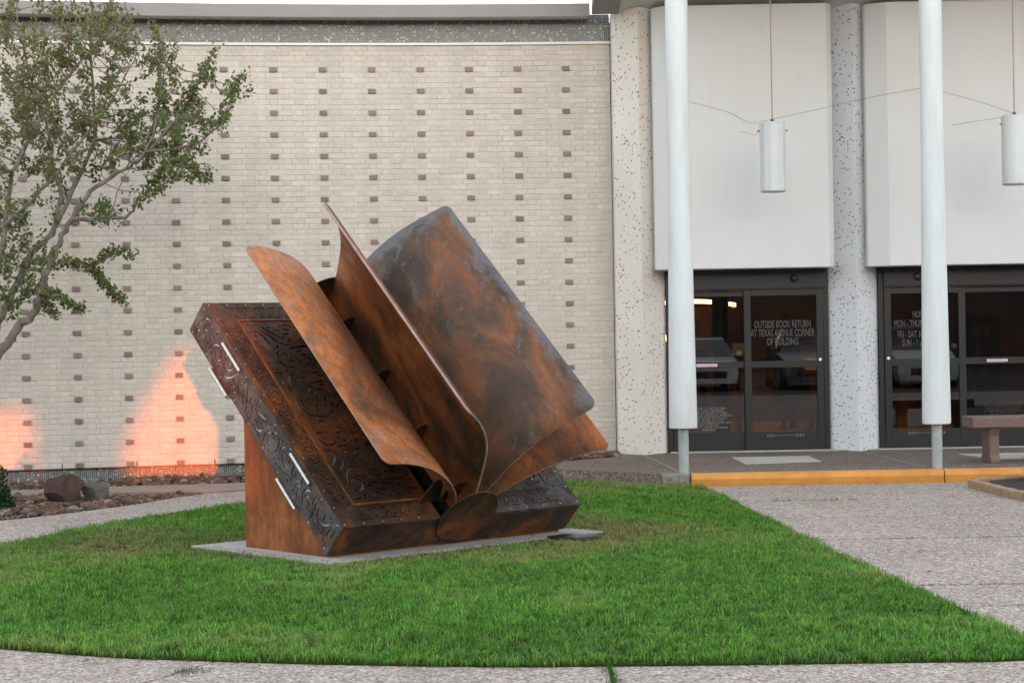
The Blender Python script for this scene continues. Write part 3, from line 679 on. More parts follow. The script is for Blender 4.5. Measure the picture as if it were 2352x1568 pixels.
ok = in_poly(P+r.normal(0, .018, P.shape)+.07*(np.stack([vnoise(P, 5.5, 8), vnoise(P, 5.5, 9)], 1)-.5), LAWN); P, tuft_h, tuft_c, fan = P[ok], tuft_h[ok], tuft_c[ok], fan[ok]
q = P-BP; qu, qw = q@BU, q@BW
pad = (qu > -.07) & (qu < 2.54) & (qw > .02) & (qw < 1.66)
edge = np.maximum.reduce([-.07-qu, qu-2.54, .02-qw, qw-1.66])
keep = ~pad & (r.random(len(P)) > .55*np.exp(-np.clip(edge, 0, 9)/.10))
P, edge, tuft_h, tuft_c, fan = P[keep], edge[keep], tuft_h[keep], tuft_c[keep], fan[keep]; n = len(P)
n1, n2, n3, n4 = vnoise(P, .75, 1), vnoise(P, 2.6, 2), vnoise(P, 9, 3), vnoise(P, 26, 4)
dry = np.clip(1.3*np.exp(-np.clip(edge-.08, 0, 9)/.26)*(.3+n2*1.1), 0, 1)
dry = np.maximum(dry, np.clip(1.2-np.hypot((P[:, 0]-.75)/.42, (P[:, 1]-15.75)/.55), 0, 1)*(.25+n2*.7))
dry = np.maximum(dry, np.clip((n1-.5)*1.6, 0, .5)*np.clip((P[:, 1]-12)/3, 0, 1))
dry = np.maximum(dry, np.clip(1.25-np.hypot((P[:, 0]+3.35)/1.1, (P[:, 1]-15.9)/1.5), 0, 1)*(.15+n2*.9))
dry = np.clip(dry+.45*np.clip(n2*n1*2.2-.5, 0, 1)+r.normal(0, .15, n)+(r.random(n) < .10)*.55, 0, 1)[:, None]
g = np.array([.125, .345, .035]); g2 = np.array([.066, .25, .026]); g3 = np.array([.24, .45, .07])
mixv = np.clip(n2*.7+n3*.5-.1+r.normal(0, .12, n)+.2*tuft_c[:, 0], 0, 1)[:, None]
col = g2*(1-mixv)+g*mixv; hi = (r.random(n) < .16)[:, None]; col = np.where(hi, g3, col)
col *= (.74+.52*n1)[:, None]*np.clip(1+.16*tuft_c, .6, 1.5); col[:, 0] *= 1+.35*(n3-.5); col[:, 2] *= 1+.5*np.clip(-tuft_c[:, 0], 0, 2); col = col*(1-dry)+np.array([.31, .285, .115])*dry; col *= r.uniform(.75, 1.25, (n, 1))
hgt = np.clip((.017+.024*r.random(n)+.020*n3)*(.55+.5*tuft_h)+.02*(n1 > .5)*n2, .015, .105)*(1-.35*dry[:, 0])
P3 = np.concatenate([P, np.full((n, 1), .008)], 1)
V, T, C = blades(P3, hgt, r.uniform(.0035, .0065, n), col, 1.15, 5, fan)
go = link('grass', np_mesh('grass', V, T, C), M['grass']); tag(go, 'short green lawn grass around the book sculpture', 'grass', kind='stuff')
# grass tufts in the paving joints
P = np.concatenate([np.stack([r.normal(.462, .02, 260), r.uniform(9.45, 9.9, 260)], 1), np.stack([r.normal(-1.68, .05, 160), r.normal(9.98, .05, 160)], 1), np.stack([r.uniform(2.5, 3.3, 200), r.normal(18.95, .012, 200)], 1), np.stack([r.uniform(2.4, 6, 260), r.normal(r.choice(JY[1:-1], 260), .006)], 1)])
n = len(P); P3 = np.concatenate([P, np.full((n, 1), -.012)], 1)
V, T, C = blades(P3, r.uniform(.015, .045, n), r.uniform(.003, .005, n), np.tile(np.array([[.07, .16, .03]]), (n, 1))*r.uniform(.6, 1.2, (n, 1)), 1.0, 6)
tag(link('joint_grass', np_mesh('joint_grass', V, T, C), M['grass']), 'sparse grass growing in the paving joints', 'grass', kind='stuff')
# dead leaves on the paving edge
M['dry_leaf'] = plain('dry_leaf', (.2, .1, .05), .8, 0, .4, 30)
mb = MB()
for q_ in range(130):
    if q_ > 80: x, y = rng.uniform(-4, 2.4), rng.uniform(10.4, 20)
    elif rng.random() < .7: x = rng.uniform(-2.6, 2.6); y = 9.99+.0*x+(abs(x-1.3)**1.5*.07)-rng.uniform(.02, .12)
    else: x, y = rng.uniform(-4, 5), rng.uniform(9.3, 18); 
    if q_ <= 80 and x > 0 and y > 10 and x < 2.8: continue
    s = rng.uniform(.012, .026); a = rng.uniform(0, 6.3); c, sn = math.cos(a)*s, math.sin(a)*s; z = .006 if q_ <= 80 else .045
    mb.poly([(x-c, y-sn, z), (x+sn*.5, y-c*.5, z+.006), (x+c, y+sn, z+.002), (x-sn*.5, y+c*.5, z+.009)])
tag(mb.build('fallen_leaves', M['dry_leaf']), 'brown fallen leaves along the lawn edge', 'leaves', kind='stuff')
mb = MB(); mb.prism([(3.02, 20.72), (3.05, 20.70), (3.075, 20.73), (3.04, 20.755)], .002, .012); tag(mb.build('red_petal', M['red_ink']), 'tiny red scrap on the paving below the yellow kerb', 'petal')

# raised planting bed at the right: edging stones, mulch, grass clump
ed = thing('bed_edging', 'tan edging stones around the dark mulch bed', 'edging', (4.72, 20.1, 0))
M['edge_stone'] = plain('tan_edging_stone', (.30, .21, .13), .9, 0, .2, 14, .5, 50)
path = [(4.70, 20.12), (4.73, 19.6), (4.78, 19.05), (4.84, 18.5), (4.95, 17.9)]
def edge_run(path):
    for a, b in zip(path[:-1], path[1:]):
        a, b = Vector((*a, 0)), Vector((*b, 0)); L = (b-a).length; k = max(1, round(L/.2)); ang = math.atan2((b-a).y, (b-a).x)
        for i in range(k):
            p = a+(b-a)*((i+.5)/k); mb = MB(); e = rng.uniform(-.008, .008)
            mb.box((-L/k/2+.004, -.05, -.03), (L/k/2-.004, .05, .085+e), Matrix.Translation(p-ed.location) @ Matrix.Rotation(ang, 4, 'Z')); mb.build('edging_stone', M['edge_stone'], ed, bevel=.014)
edge_run(path); edge_run([(4.72, 20.2), (5.1, 20.42), (5.6, 20.6)])
mb = MB().prism([(4.79, 20.1), (4.83, 19.05), (4.9, 18.5), (5.0, 17.9), (7, 17.9), (7, 20.6), (5.6, 20.53), (5.1, 20.34)], -.03, .06); struct('mulch_bed', mb, plain('black_mulch', (.018, .014, .012), .95, 0, .5, 30, .9, 50))
def clump(name, loc, n, h0, h1, spread, c0, c1, label, wid=.006, seed=1):
    rr = np.random.default_rng(seed); V = []; T = []; C = []
    for i in range(n):
        a = rr.uniform(0, 6.28); s = rr.uniform(.1, 1)*spread; h = rr.uniform(h0, h1); b = np.array([rr.normal(0, .05), rr.normal(0, .05), 0]); d = np.array([math.cos(a), math.sin(a), 0]); sd_ = np.array([-d[1], d[0], 0])*wid/2
        col = np.array(c0)*(1-(t := rr.random()))+np.array(c1)*t; base = len(V)
        for k in range(5):
            q = k/4; p = b+d*s*q**1.7+np.array([0, 0, h*(q-.28*s/h*q*q)]); wv = (1-q**2.5)
            V += [p-sd_*wv, p+sd_*wv]; C += [col*(.5+.6*q)]*2
        for k in range(4): T += [[base+2*k, base+2*k+1, base+2*k+3], [base+2*k, base+2*k+3, base+2*k+2]]
    o = link(name, np_mesh(name, np.array(V), np.array(T), np.array(C)), M['leaf']); o.location = loc; return tag(o, label, 'plant')
clump('grass_clump', (5.44, 20.25, .05), 420, .2, .38, .24, (.03, .10, .02), (.16, .22, .06), 'spiky green grass clump in the mulch bed beside the yellow kerb', .007, 4)
def shrub(loc, r_, h, n, c0, c1, label, seed, lw=.03):
    rr = np.random.default_rng(seed); t = thing('shrub', label, 'shrub', loc)
    mb = MB()
    for i in range(7):
        a = i*.9; mb.tube([(0, 0, -.02), (math.cos(a)*r_*.35, math.sin(a)*r_*.35, h*.4), (math.cos(a)*r_*.7, math.sin(a)*r_*.7, h*.75)], [.012, .008, .003], 6)
    mb.build('stem', M['bark'], t)
    d = rr.normal(0, 1, (n, 3)); d /= np.linalg.norm(d, axis=1)[:, None]; d[:, 2] = np.abs(d[:, 2]); rad = rr.uniform(.35, 1, n)**.5*(1+.2*np.sin(5*d[:, 0]+3*d[:, 1]))
    P = d*rad[:, None]*np.array([r_, r_, h]); V, T, C = leaf_soup(P, lw, np.array(c0), np.array(c1), rr); link('foliage', np_mesh('foliage', V, T, C), M['leaf'], t); return t
def leaf_soup(P, size, c0, c1, rr, elong=1.7):
    n = len(P); a = rr.normal(0, 1, (n, 3)); a /= np.linalg.norm(a, axis=1)[:, None]; b = np.cross(a, rr.normal(0, 1, (n, 3))); b /= np.linalg.norm(b, axis=1)[:, None]; nn = np.cross(a, b)
    s = size*rr.uniform(.6, 1.25, (n, 1)); A = a*s*elong/2; B = b*s/2; U = nn*s*.16
    V = np.stack([P-A, P-A*.1+B+U, P+A, P-A*.1-B+U, P-A*.0-U*.4], 1); T = np.array([[0, 4, 1], [4, 2, 1], [0, 3, 4], [4, 3, 2]]); I = (np.arange(n)*5)[:, None, None]+T
    t = rr.random((n, 1)); C = np.repeat((c0*(1-t)+c1*t)[:, None, :], 5, 1)*rr.uniform(.75, 1.2, (n, 1, 1))
    return V.reshape(-1, 3), I.reshape(-1, 3), C.reshape(-1, 3)
shrub((-5.28, 19.6, -.05), .32, .5, 1500, (.012, .04, .014), (.03, .085, .025), 'low dark green shrub at the edge of the river stones', 9)
# ================================================================== the book sculpture
BX_P0 = Vector((-1.2685, 14.4481, .2674))
bu, bv, bn = Vector((.7446, .6675, 0)).normalized(), Vector((-.4868, .543, .6842)), Vector((.4567, -.5094, .7293))
BW_, BL_, BT_ = 2.4306, 2.4807, .298
book = thing('book_sculpture', 'giant open book sculpture of rusted cut steel, its curved pages standing up from the spine', 'sculpture', (-1.2685, 14.4481, .03))
BM = Matrix(((bu.x, bv.x, bn.x, 0), (bu.y, bv.y, bn.y, 0), (bu.z, bv.z, bn.z, BX_P0.z-.03), (0, 0, 0, 1)))
def bk(o, parent=None):
    if parent: o.parent = parent
    else: o.parent = book; o.matrix_local = BM
    return o
M['rust_A'] = m_rust('rust_page_warm', 1.0, 1.3, (1, .7, 1), .44, .58, 1.4, 1.05, hot=(.36, .135, .05), warm=(.22, .08, .03))
M['rust_B'] = m_rust('rust_page_dark', .58, 4.1, (1, .4, 1), .15, .6, 1.0)
M['rust_D'] = m_rust('rust_page_low', .85, 7.7, (1, .5, 1), .15, .58, 1.0)
M['rust_base'] = m_rust('rust_base', .98, 11.2, (1, 1, .6), .0, .62, .95, 1.3)
M['rust_edge'] = m_rust('rust_lower_edge', .32, 15.0, (1, 1, 1), .0, .55, .9, 3.2)
M['rust_plate'] = m_rust('rust_cut_plate', .40, 21.0, (1, .6, 1), .3, .5, .85, 2.6)
M['grey_plate'] = m_rust('grey_cut_plate', .12, 25.0, (1, .6, 1), .9, .55, .95, 2.2)
M['side_plate'] = m_rust('dark_side_plate', .05, 31.0, (1, .6, 1), .75, .42, 1.1, 3.0)
k = NT('rust_page_grey_rim')      # large right page: blue-grey band along its free edges
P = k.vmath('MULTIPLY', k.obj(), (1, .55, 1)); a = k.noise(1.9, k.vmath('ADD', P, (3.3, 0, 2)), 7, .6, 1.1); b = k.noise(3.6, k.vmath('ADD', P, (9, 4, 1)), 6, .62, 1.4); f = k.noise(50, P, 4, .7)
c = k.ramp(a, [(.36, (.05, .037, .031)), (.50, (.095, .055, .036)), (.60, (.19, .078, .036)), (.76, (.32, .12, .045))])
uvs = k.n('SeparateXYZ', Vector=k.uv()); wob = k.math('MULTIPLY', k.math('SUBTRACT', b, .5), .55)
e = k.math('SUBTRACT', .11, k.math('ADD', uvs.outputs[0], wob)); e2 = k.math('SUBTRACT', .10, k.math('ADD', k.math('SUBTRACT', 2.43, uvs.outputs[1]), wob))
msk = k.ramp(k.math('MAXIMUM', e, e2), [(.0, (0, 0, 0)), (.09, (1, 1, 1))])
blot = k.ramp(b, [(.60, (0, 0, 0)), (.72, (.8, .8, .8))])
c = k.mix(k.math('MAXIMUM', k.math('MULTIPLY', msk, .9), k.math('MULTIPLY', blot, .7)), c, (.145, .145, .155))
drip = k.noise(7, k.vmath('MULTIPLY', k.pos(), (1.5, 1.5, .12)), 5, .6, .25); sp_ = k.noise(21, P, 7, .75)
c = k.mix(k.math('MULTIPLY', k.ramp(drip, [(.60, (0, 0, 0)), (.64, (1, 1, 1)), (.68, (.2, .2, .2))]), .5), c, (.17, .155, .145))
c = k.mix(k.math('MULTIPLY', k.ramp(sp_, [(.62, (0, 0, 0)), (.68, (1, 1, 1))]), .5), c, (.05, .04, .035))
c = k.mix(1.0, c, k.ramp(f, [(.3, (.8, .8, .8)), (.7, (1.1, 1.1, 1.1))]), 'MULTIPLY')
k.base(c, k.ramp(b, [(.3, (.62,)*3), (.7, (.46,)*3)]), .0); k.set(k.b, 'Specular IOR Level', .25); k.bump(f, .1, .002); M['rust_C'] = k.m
M['cut_edge'] = plain('bare_cut_edge', (.36, .25, .22), .5, .2, .25, 9)
M['backing'] = plain('bluish_backing_steel', (.52, .59, .67), .3, .6, .2, 5)
M['inner_dark'] = plain('dark_blue_steel', (.02, .024, .03), .4, .5, .3, 6)
M['rod'] = plain('bright_steel_rod', (.55, .56, .55), .35, .85, .1, 20)

def crom(pts, n=8):
    P = [Vector(p) for p in pts]; P = [P[0]*2-P[1]]+P+[P[-1]*2-P[-2]]; out = []
    for i in range(1, len(P)-2):
        for j in range(n):
            t = j/n; a, b_, c_, d = P[i-1], P[i], P[i+1], P[i+2]
            out.append(.5*((2*b_)+(c_-a)*t+(2*a-5*b_+4*c_-d)*t*t+(3*b_-a-3*c_+d)*t**3))
    return out+[P[-2]]
def page(prof, mat, label, v0=.04, v1=2.465, rc=.07, th=.011):
    pts = crom([(p[0], p[1], 0) for p in prof], 7); d = 0.0; mb = MB(); prev = None
    NV = 8
    fine = []
    for i, p in enumerate(pts):           # extra columns near the free edge so that the corners round off
        if i and (pts[i-1]-pts[0]).length < rc*1.2:
            for t in (.25, .5, .75): fine.append(pts[i-1].lerp(p, t))
        fine.append(p)
    fine[1:1] = [fine[0].lerp(fine[1], t) for t in (.06, .16, .4)]
    cols = []
    for i, p in enumerate(fine):
        if i: d += (p-fine[i-1]).length
        c = rc-math.sqrt(max(0, rc*rc-(rc-d)**2)) if d < rc else 0
        cols.append((p, d, c))
    V = []; UV = []
    for p, d, c in cols:
        for j in range(NV+1):
            t = v0+c+(v1-v0-2*c)*j/NV; V.append((p.x, t, p.y)); UV.append((d, t))
    me = bpy.data.meshes.new('page'); n = NV+1
    F = [(i*n+j, (i+1)*n+j, (i+1)*n+j+1, i*n+j+1) for i in range(len(cols)-1) for j in range(NV)]
    me.from_pydata(V, [], F); uvl = me.uv_layers.new(name='UVMap')
    for l in me.loops: uvl.data[l.index].uv = UV[l.vertex_index]
    o = link('page', me, [mat, M['cut_edge']], None, True, angle=60); bk(o); o['label'] = label
    s = o.modifiers.new('thickness', 'SOLIDIFY'); s.thickness = th; s.offset = 0; s.material_offset_rim = 1
    return o
page([(.096, .619), (.285, .608), (.499, .556), (.665, .483), (.859, .352), (.985, .22), (1.08, .06)], M['rust_A'], 'orange rust page curling over to the left')
page([(.607, 1.12), (.745, 1.024), (.86, .921), (.969, .79), (1.045, .658), (1.104, .512), (1.158, .349), (1.2, .2), (1.215, .03)], M['rust_B'], 'upright dark page with its thin edge facing forward', th=.02)
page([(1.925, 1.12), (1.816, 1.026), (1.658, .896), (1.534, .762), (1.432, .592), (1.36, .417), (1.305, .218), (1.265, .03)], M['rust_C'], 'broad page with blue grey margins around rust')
page([(2.407, .61), (2.147, .57), (1.914, .486), (1.704, .372), (1.513, .227), (1.40, .12), (1.32, .02)], M['rust_D'], 'low rust page leaning out to the right')

# --- laser-cut plates
class Cutter:
    """random scroll-work slots that never touch: an occupancy grid keeps them apart"""
    def __init__(s, x0, y0, x1, y1, seed, cell=.005):
        s.b = (x0, y0, x1, y1); s.c = cell; s.occ = np.zeros((int((x1-x0)/cell)+3, int((y1-y0)/cell)+3), bool); s.r = random.Random(seed); s.h = []
    def cells(s, pts, rad):
        x0, y0, x1, y1 = s.b; out = set()
        for (x, y), rr in zip(pts, rad):
            if not (x0+rr < x < x1-rr and y0+rr < y < y1-rr): return None
            k = int(rr/s.c)+1; i, j = int((x-x0)/s.c), int((y-y0)/s.c)
            for a in range(-k, k+1):
                for b_ in range(-k, k+1):
                    if (a*a+b_*b_)*s.c*s.c <= (rr+s.c*.5)**2: out.add((i+a, j+b_))
        return out
    def free(s, cl): return cl is not None and not any(s.occ[i, j] for i, j in cl if 0 <= i < s.occ.shape[0] and 0 <= j < s.occ.shape[1])
    def mark(s, cl):
        for i, j in cl:
            if 0 <= i < s.occ.shape[0] and 0 <= j < s.occ.shape[1]: s.occ[i, j] = True
    def slot(s, L, k0, k1, hw, gap=.0045):
        r = s.r; x0, y0, x1, y1 = s.b; x, y = r.uniform(x0, x1), r.uniform(y0, y1); a = r.uniform(0, 6.28); n = max(6, int(L/.009)); ds = L/n; P = [(x, y)]; flip = r.choice((-1, 1))
        ph = r.uniform(0, 6)
        for i in range(n):
            t = i/n; kap = flip*(k0*(1-t)+k1*t); a += kap*ds; x += math.cos(a)*ds; y += math.sin(a)*ds; P.append((x, y))
        W = [max(.0018, hw*math.sin(math.pi*min(1, .06+.94*i/n))**.7*(1+.28*math.sin(i*1.15+ph))) for i in range(n+1)]
        # no self touching
        for i in range(0, n+1, 2):
            for j in range(i+8, n+1, 2):
                if math.hypot(P[i][0]-P[j][0], P[i][1]-P[j][1]) < W[i]+W[j]+gap: return False
        cl = s.cells(P, [w_+gap for w_ in W])
        if not s.free(cl): return False
        lft, rgt = [], []
        for i in range(n+1):
            q0, q1 = P[max(0, i-1)], P[min(n, i+1)]; dx, dy = q1[0]-q0[0], q1[1]-q0[1]; l = math.hypot(dx, dy) or 1; nx, ny = -dy/l*W[i], dx/l*W[i]
            lft.append((P[i][0]+nx, P[i][1]+ny)); rgt.append((P[i][0]-nx, P[i][1]-ny))
        s.h.append(lft+rgt[::-1]); s.mark(cl); return True
    def blot(s, R, gap=.0045):
        r = s.r; x0, y0, x1, y1 = s.b; x, y = r.uniform(x0, x1), r.uniform(y0, y1); cl = s.cells([(x, y)], [R+gap])
        if not s.free(cl): return False
        n = r.choice((9, 11, 13)); e = r.uniform(.55, 1); a0 = r.uniform(0, 6)
        s.h.append([(x+math.cos(a0+2*math.pi*i/n)*R*(1 if i % 2 else r.uniform(.5, .75)), y+e*math.sin(a0+2*math.pi*i/n)*R*(1 if i % 2 else r.uniform(.5, .75))) for i in range(n)]); s.mark(cl); return True
    def fill(s, big=60, mid=160, small=200, scale=1.0):
        r = s.r
        for _ in range(big*14):
            t = r.random()
            if t < .5: s.slot(r.uniform(.28, .6)*scale, r.uniform(-9, 9)/scale, r.uniform(8, 30)/scale, r.uniform(.009, .014)*scale)
            else: s.slot(r.uniform(.2, .45)*scale, r.uniform(4, 10)/scale, r.uniform(-26, -4)/scale, r.uniform(.009, .015)*scale)
        for _ in range(mid*14): s.slot(r.uniform(.07, .2)*scale, r.uniform(-15, 15)/scale, r.uniform(5, 40)/scale, r.uniform(.007, .013)*scale)
        for _ in range(small*8): s.blot(r.uniform(.011, .03)*scale)
        return s.h
def cut_plate(outer, holes, th, mat, name, T):
    cu = bpy.data.curves.new(name, 'CURVE'); cu.dimensions = '2D'; cu.fill_mode = 'BOTH'; cu.extrude = th/2
    for poly in [outer]+holes:
        sp = cu.splines.new('POLY'); sp.points.add(len(poly)-1); sp.use_cyclic_u = True
        sp.points.foreach_set('co', [c for p in poly for c in (p[0], p[1], 0, 1)])
    t = bpy.data.objects.new('tmp', cu); COL.objects.link(t); dg = bpy.context.evaluated_depsgraph_get(); dg.update()
    me = bpy.data.meshes.new_from_object(t.evaluated_get(dg)); bpy.data.objects.remove(t); bpy.data.curves.remove(cu)
    me.materials.clear(); me.transform(T); return link(name, me, mat)
def band_holes(x0, y0, x1, y1, w_, sides):
    """dashed outline slots and a rope pattern inside a border of width w_ running along the given sides"""
    H = []
    def quad(T, pts): H.append([T(*p) for p in pts])
    for sd_ in sides:
        if sd_ == 'L': T = lambda t, b_: (x0+b_, y0+t); L = y1-y0
        elif sd_ == 'R': T = lambda t, b_: (x1-b_, y0+t); L = y1-y0
        elif sd_ == 'B': T = lambda t, b_: (x0+t, y0+b_); L = x1-x0
        else: T = lambda t, b_: (x0+t, y1-b_); L = x1-x0
        s0 = w_+.012; n = max(3, int((L-2*s0)/.10)); p = (L-2*s0)/n
        for i in range(n):
            t = s0+i*p
            quad(T, [(t+.008, .002), (t+p-.006, .002), (t+p-.006, .011), (t+.008, .011)])
            quad(T, [(t+.010, w_-.009), (t+p-.008, w_-.009), (t+p-.008, w_-.001), (t+.010, w_-.001)])
        n = max(4, int((L-2*s0)/.084)); p = (L-2*s0)/n; a, h = .019, w_-.036
        for i in range(n):
            t = s0+i*p; z = .0085
            def sl(o, e0, e1, z=z):
                c = [(0, e0), (.22, e0+.03), (.5, .5), (.78, e1-.03), (1, e1)]
                up_ = [(t+(o+q*.40)*p, a+e*h+z*(1 if 0 < k < 4 else .4)) for k, (q, e) in enumerate(c)]; dn = [(x, y-2*z*(1 if 0 < k < 4 else .4)) for k, (x, y) in enumerate(up_)]
                quad(T, up_+dn[::-1])
            if i < n-1: sl(.14, .14, .86); sl(.55, .14, .86)
            quad(T, [(t+.05*p, a+.98*h), (t+.36*p, a+1.0*h), (t+.14*p, a+.70*h)])
            quad(T, [(t+1.02*p, a+.02*h), (t+.74*p, a+.0*h), (t+.96*p, a+.30*h)]) if i < n-1 else None
    return H
SP0, SP1 = .945, 1.455
def rivets(par_, pts, mat, T=None, r_=.006):
    mb = MB()
    for p in pts: mb.lathe([(r_, 0), (r_*.9, r_*.45), (r_*.4, r_*.75)], (p[0], p[1], 0), 8, T)
    o = mb.build('rivets', mat, None, True); o.parent = par_; tag(o, kind='stuff')
def cover(u0, u1, mat, seed, sides, label, outer):
    mb = MB(); mb.box((u0, 0, -BT_), (u1, BL_, -.0225)); c = bk(mb.build('cover', [M['rust_edge'], M['backing']], None)); c['label'] = label
    for p in c.data.polygons:
        if p.normal.z > .9 or (outer == 'L' and p.normal.x < -.9): p.material_index = 1
    m0 = .058; x0, y0, x1, y1 = u0+(m0 if 'L' in sides else .0), m0, u1-(m0 if 'R' in sides else 0), BL_-m0; w_ = .135
    H = band_holes(x0, y0, x1, y1, w_, sides)
    cut = Cutter(x0+(w_+.045 if 'L' in sides else .02), y0+w_+.045, x1-(w_+.045 if 'R' in sides else .02), y1-w_-.045, seed); H += cut.fill()
    o = cut_plate([(u0, 0), (u1, 0), (u1, BL_), (u0, BL_)], H, .0215, mat, 'cut_plate', Matrix.Translation((0, 0, -.01125))); o.parent = c
    x = u0+.028 if 'L' in sides else u1-.028
    R1 = [(x, .03+i*(BL_-.06)/14) for i in range(15)]+[(u0+.03+i*(u1-u0-.06)/5, y) for y in (.028, BL_-.028) for i in range(1, 5)]
    rivets(c, R1, M['rod'], Matrix.Translation((0, 0, -.0006)))
    # raised inner frame
    xa, xb = (x0+w_+.012, x1) if 'L' in sides else (x0, x1-w_-.012); fr = MB()
    for lo, hi in (((xa, y0+w_+.012), (xb, y0+w_+.030)), ((xa, y1-w_-.030), (xb, y1-w_-.012)), ((xa, y0+w_+.030), (xa+.018, y1-w_-.030)) if 'L' in sides else ((xb-.018, y0+w_+.030), (xb, y1-w_-.030))):
        fr.box((*lo, -.0005), (*hi, .006))
    f = fr.build('inner_frame', M['rust_D'] if 'L' in sides else mat, None, bevel=.002); f.parent = c
    return c
cl_ = cover(0, SP0, M['rust_plate'], 11, 'LBT', 'left cover with rust brown scroll-work plate', 'L')
cr_ = cover(SP1, BW_, M['grey_plate'], 23, 'RBT', 'right cover with blue grey scroll-work plate', 'R')
# side plate of the left cover with its own scroll-work, rods and rivets
TS = Matrix(((0, 0, -1, -.0062), (1, 0, 0, 0), (0, 1, 0, 0), (0, 0, 0, 1)))
cut = Cutter(.03, -BT_+.03, BL_-.03, -.03, 5); H = cut.fill(40, 110, 160, .8)
o = cut_plate([(0, -BT_), (BL_, -BT_), (BL_, -.0005), (0, -.0005)], H, .012, M['side_plate'], 'side_plate', TS); o.parent = cl_
TR = Matrix.Translation((-.0125, 0, 0)) @ Matrix(((0, 0, -1, 0), (0, 1, 0, 0), (1, 0, 0, 0), (0, 0, 0, 1)))
rivets(cl_, [(z, .05+i*(BL_-.1)/9) for i in range(10) for z in (-.024, -BT_+.024)], M['rod'], TR)
for va, vb in ((1.718, 2.039), (.485, .805)):
    for nn in (-.034, -.308):
        o = bk(MB().tube([(-.030, va, nn), (-.030, vb, nn)], .0135, 14).build('hinge_rod', M['rod'], None, True)); o['label'] = 'bright steel rod on the side of the cover'
        mb = MB(); mb.box((-.022, va+.01, nn-.012), (-.0125, vb-.01, nn+.012)); e = mb.build('hinge_leaf', M['side_plate']); e.parent = o
# spine trough, end discs, gussets
mb = MB(); RS = .262; UC = 1.2; n = 22; V = []
for i in range(n+1):
    q = math.pi+math.pi*i/n; V.append((UC+RS*math.cos(q), RS*math.sin(q)))
W2 = [(UC+(RS-.015)*math.cos(math.pi+math.pi*i/n), (RS-.015)*math.sin(math.pi+math.pi*i/n)) for i in range(n+1)]
P = [(a, .0, b) for a, b in V]+[(a, BL_, b) for a, b in V]+[(a, .0, b) for a, b in W2]+[(a, BL_, b) for a, b in W2]; k = n+1
F = [(i, i+1, k+i+1, k+i) for i in range(n)]+[(2*k+i+1, 2*k+i, 3*k+i, 3*k+i+1) for i in range(n)]+[(0, k, 3*k, 2*k), (n, 2*k+n, 3*k+n, k+n)]
mb.mesh(P, F); sp = bk(mb.build('spine', [M['inner_dark']], None, True))
mb = MB(); mb.box((UC-.16, .01, -.05), (UC+.16, BL_-.01, .0)); o = mb.build('spine_floor', M['inner_dark']); o.parent = sp
mb = MB(); mb.box((UC-.115, .02, .001), (UC-.085, BL_-.02, .06)); mb.box((UC+.0, .02, .001), (UC+.03, BL_-.02, .06)); o = mb.build('page_rail', M['rust_D'], bevel=.003); o.parent = sp
rivets(sp, [(UC-.05, .2+i*.34) for i in range(7)], M['rod'], Matrix.Translation((0, 0, .001)))
TD = Matrix(((1, 0, 0, 0), (0, 0, -1, 0), (0, 1, 0, 0), (0, 0, 0, 1)))
for vv, lab in ((-.0135, 'rounded rust disc closing the lower end of the spine'), (BL_+.0015, 'rounded disc closing the upper end of the spine')):
    mb = MB().lathe([(.272, 0), (.274, .003), (.274, .009), (.272, .012)], seg=48, M=Matrix.Translation((UC, vv+.012, 0)) @ TD); o = bk(mb.build('spine_disc', M['rust_edge'], None, True, angle=30)); o['label'] = lab
for vv in (.16, .78, 1.42, 2.05):
    for pts in ([(1.0, .015), (1.19, .015), (1.178, .21), (1.10, .22), (1.03, .13)], [(.80, .02), (1.0, .02), (.95, .20), (.88, .27), (.84, .22)]):
        mb = MB().prism(pts, 0, .012, Matrix.Translation((0, vv+.012, 0)) @ TD); bk(mb.build('gusset', M['rust_edge']))
mb = MB(); mb.box((SP0+.001, .0005, -BT_+.001), (SP1-.001, .012, -.002)); bk(mb.build('spine_end_plate', M['rust_edge']))
# wedge base under the tilted book
def und(w_): return .05+(w_-.204)*.684/.729-.03
wp = [(.235, .0), (1.325, .0), (1.325, und(1.325)-.012), (.235, max(.012, und(.235)-.012))]
mb = MB(); V = []
for uu in (.035, BW_-.035): V += [tuple(Vector((bu.x, bu.y, 0))*uu+Vector((-bu.y, bu.x, 0))*a+Vector((0, 0, b))) for a, b in wp]
mb.mesh(V, [(0, 1, 2, 3), (7, 6, 5, 4), (0, 4, 5, 1), (1, 5, 6, 2), (2, 6, 7, 3), (3, 7, 4, 0)]); mb.build('wedge_base', M['rust_base'], book)
# pad and plaque
pts = [tuple((BP+BU*a+BW*b)) for a, b in ((-.20, -.05), (2.64, -.05), (2.64, 1.76), (-.20, 1.76))]
mb = MB().prism(pts, -.05, .03); tag(mb.build('concrete_pad', M['pad_conc'], None, bevel=.008), 'flat grey concrete pad under the book sculpture', 'pad')
t = thing('ground_plaque', 'low dark plaque lying on the pad corner beside the right cover', 'plaque', (.47, 15.68, .031), rz=.72)
mb = MB(); mb.box((-.14, -.17, 0), (.14, .17, .014)); mb.build('plaque_frame', M['bronze_hi'], t, bevel=.003)
mb = MB(); mb.box((-.12, -.15, .0145), (.12, .15, .02)); mb.build('plaque_face', plain('plaque_face', (.012, .014, .022), .3, .2), t, bevel=.002)
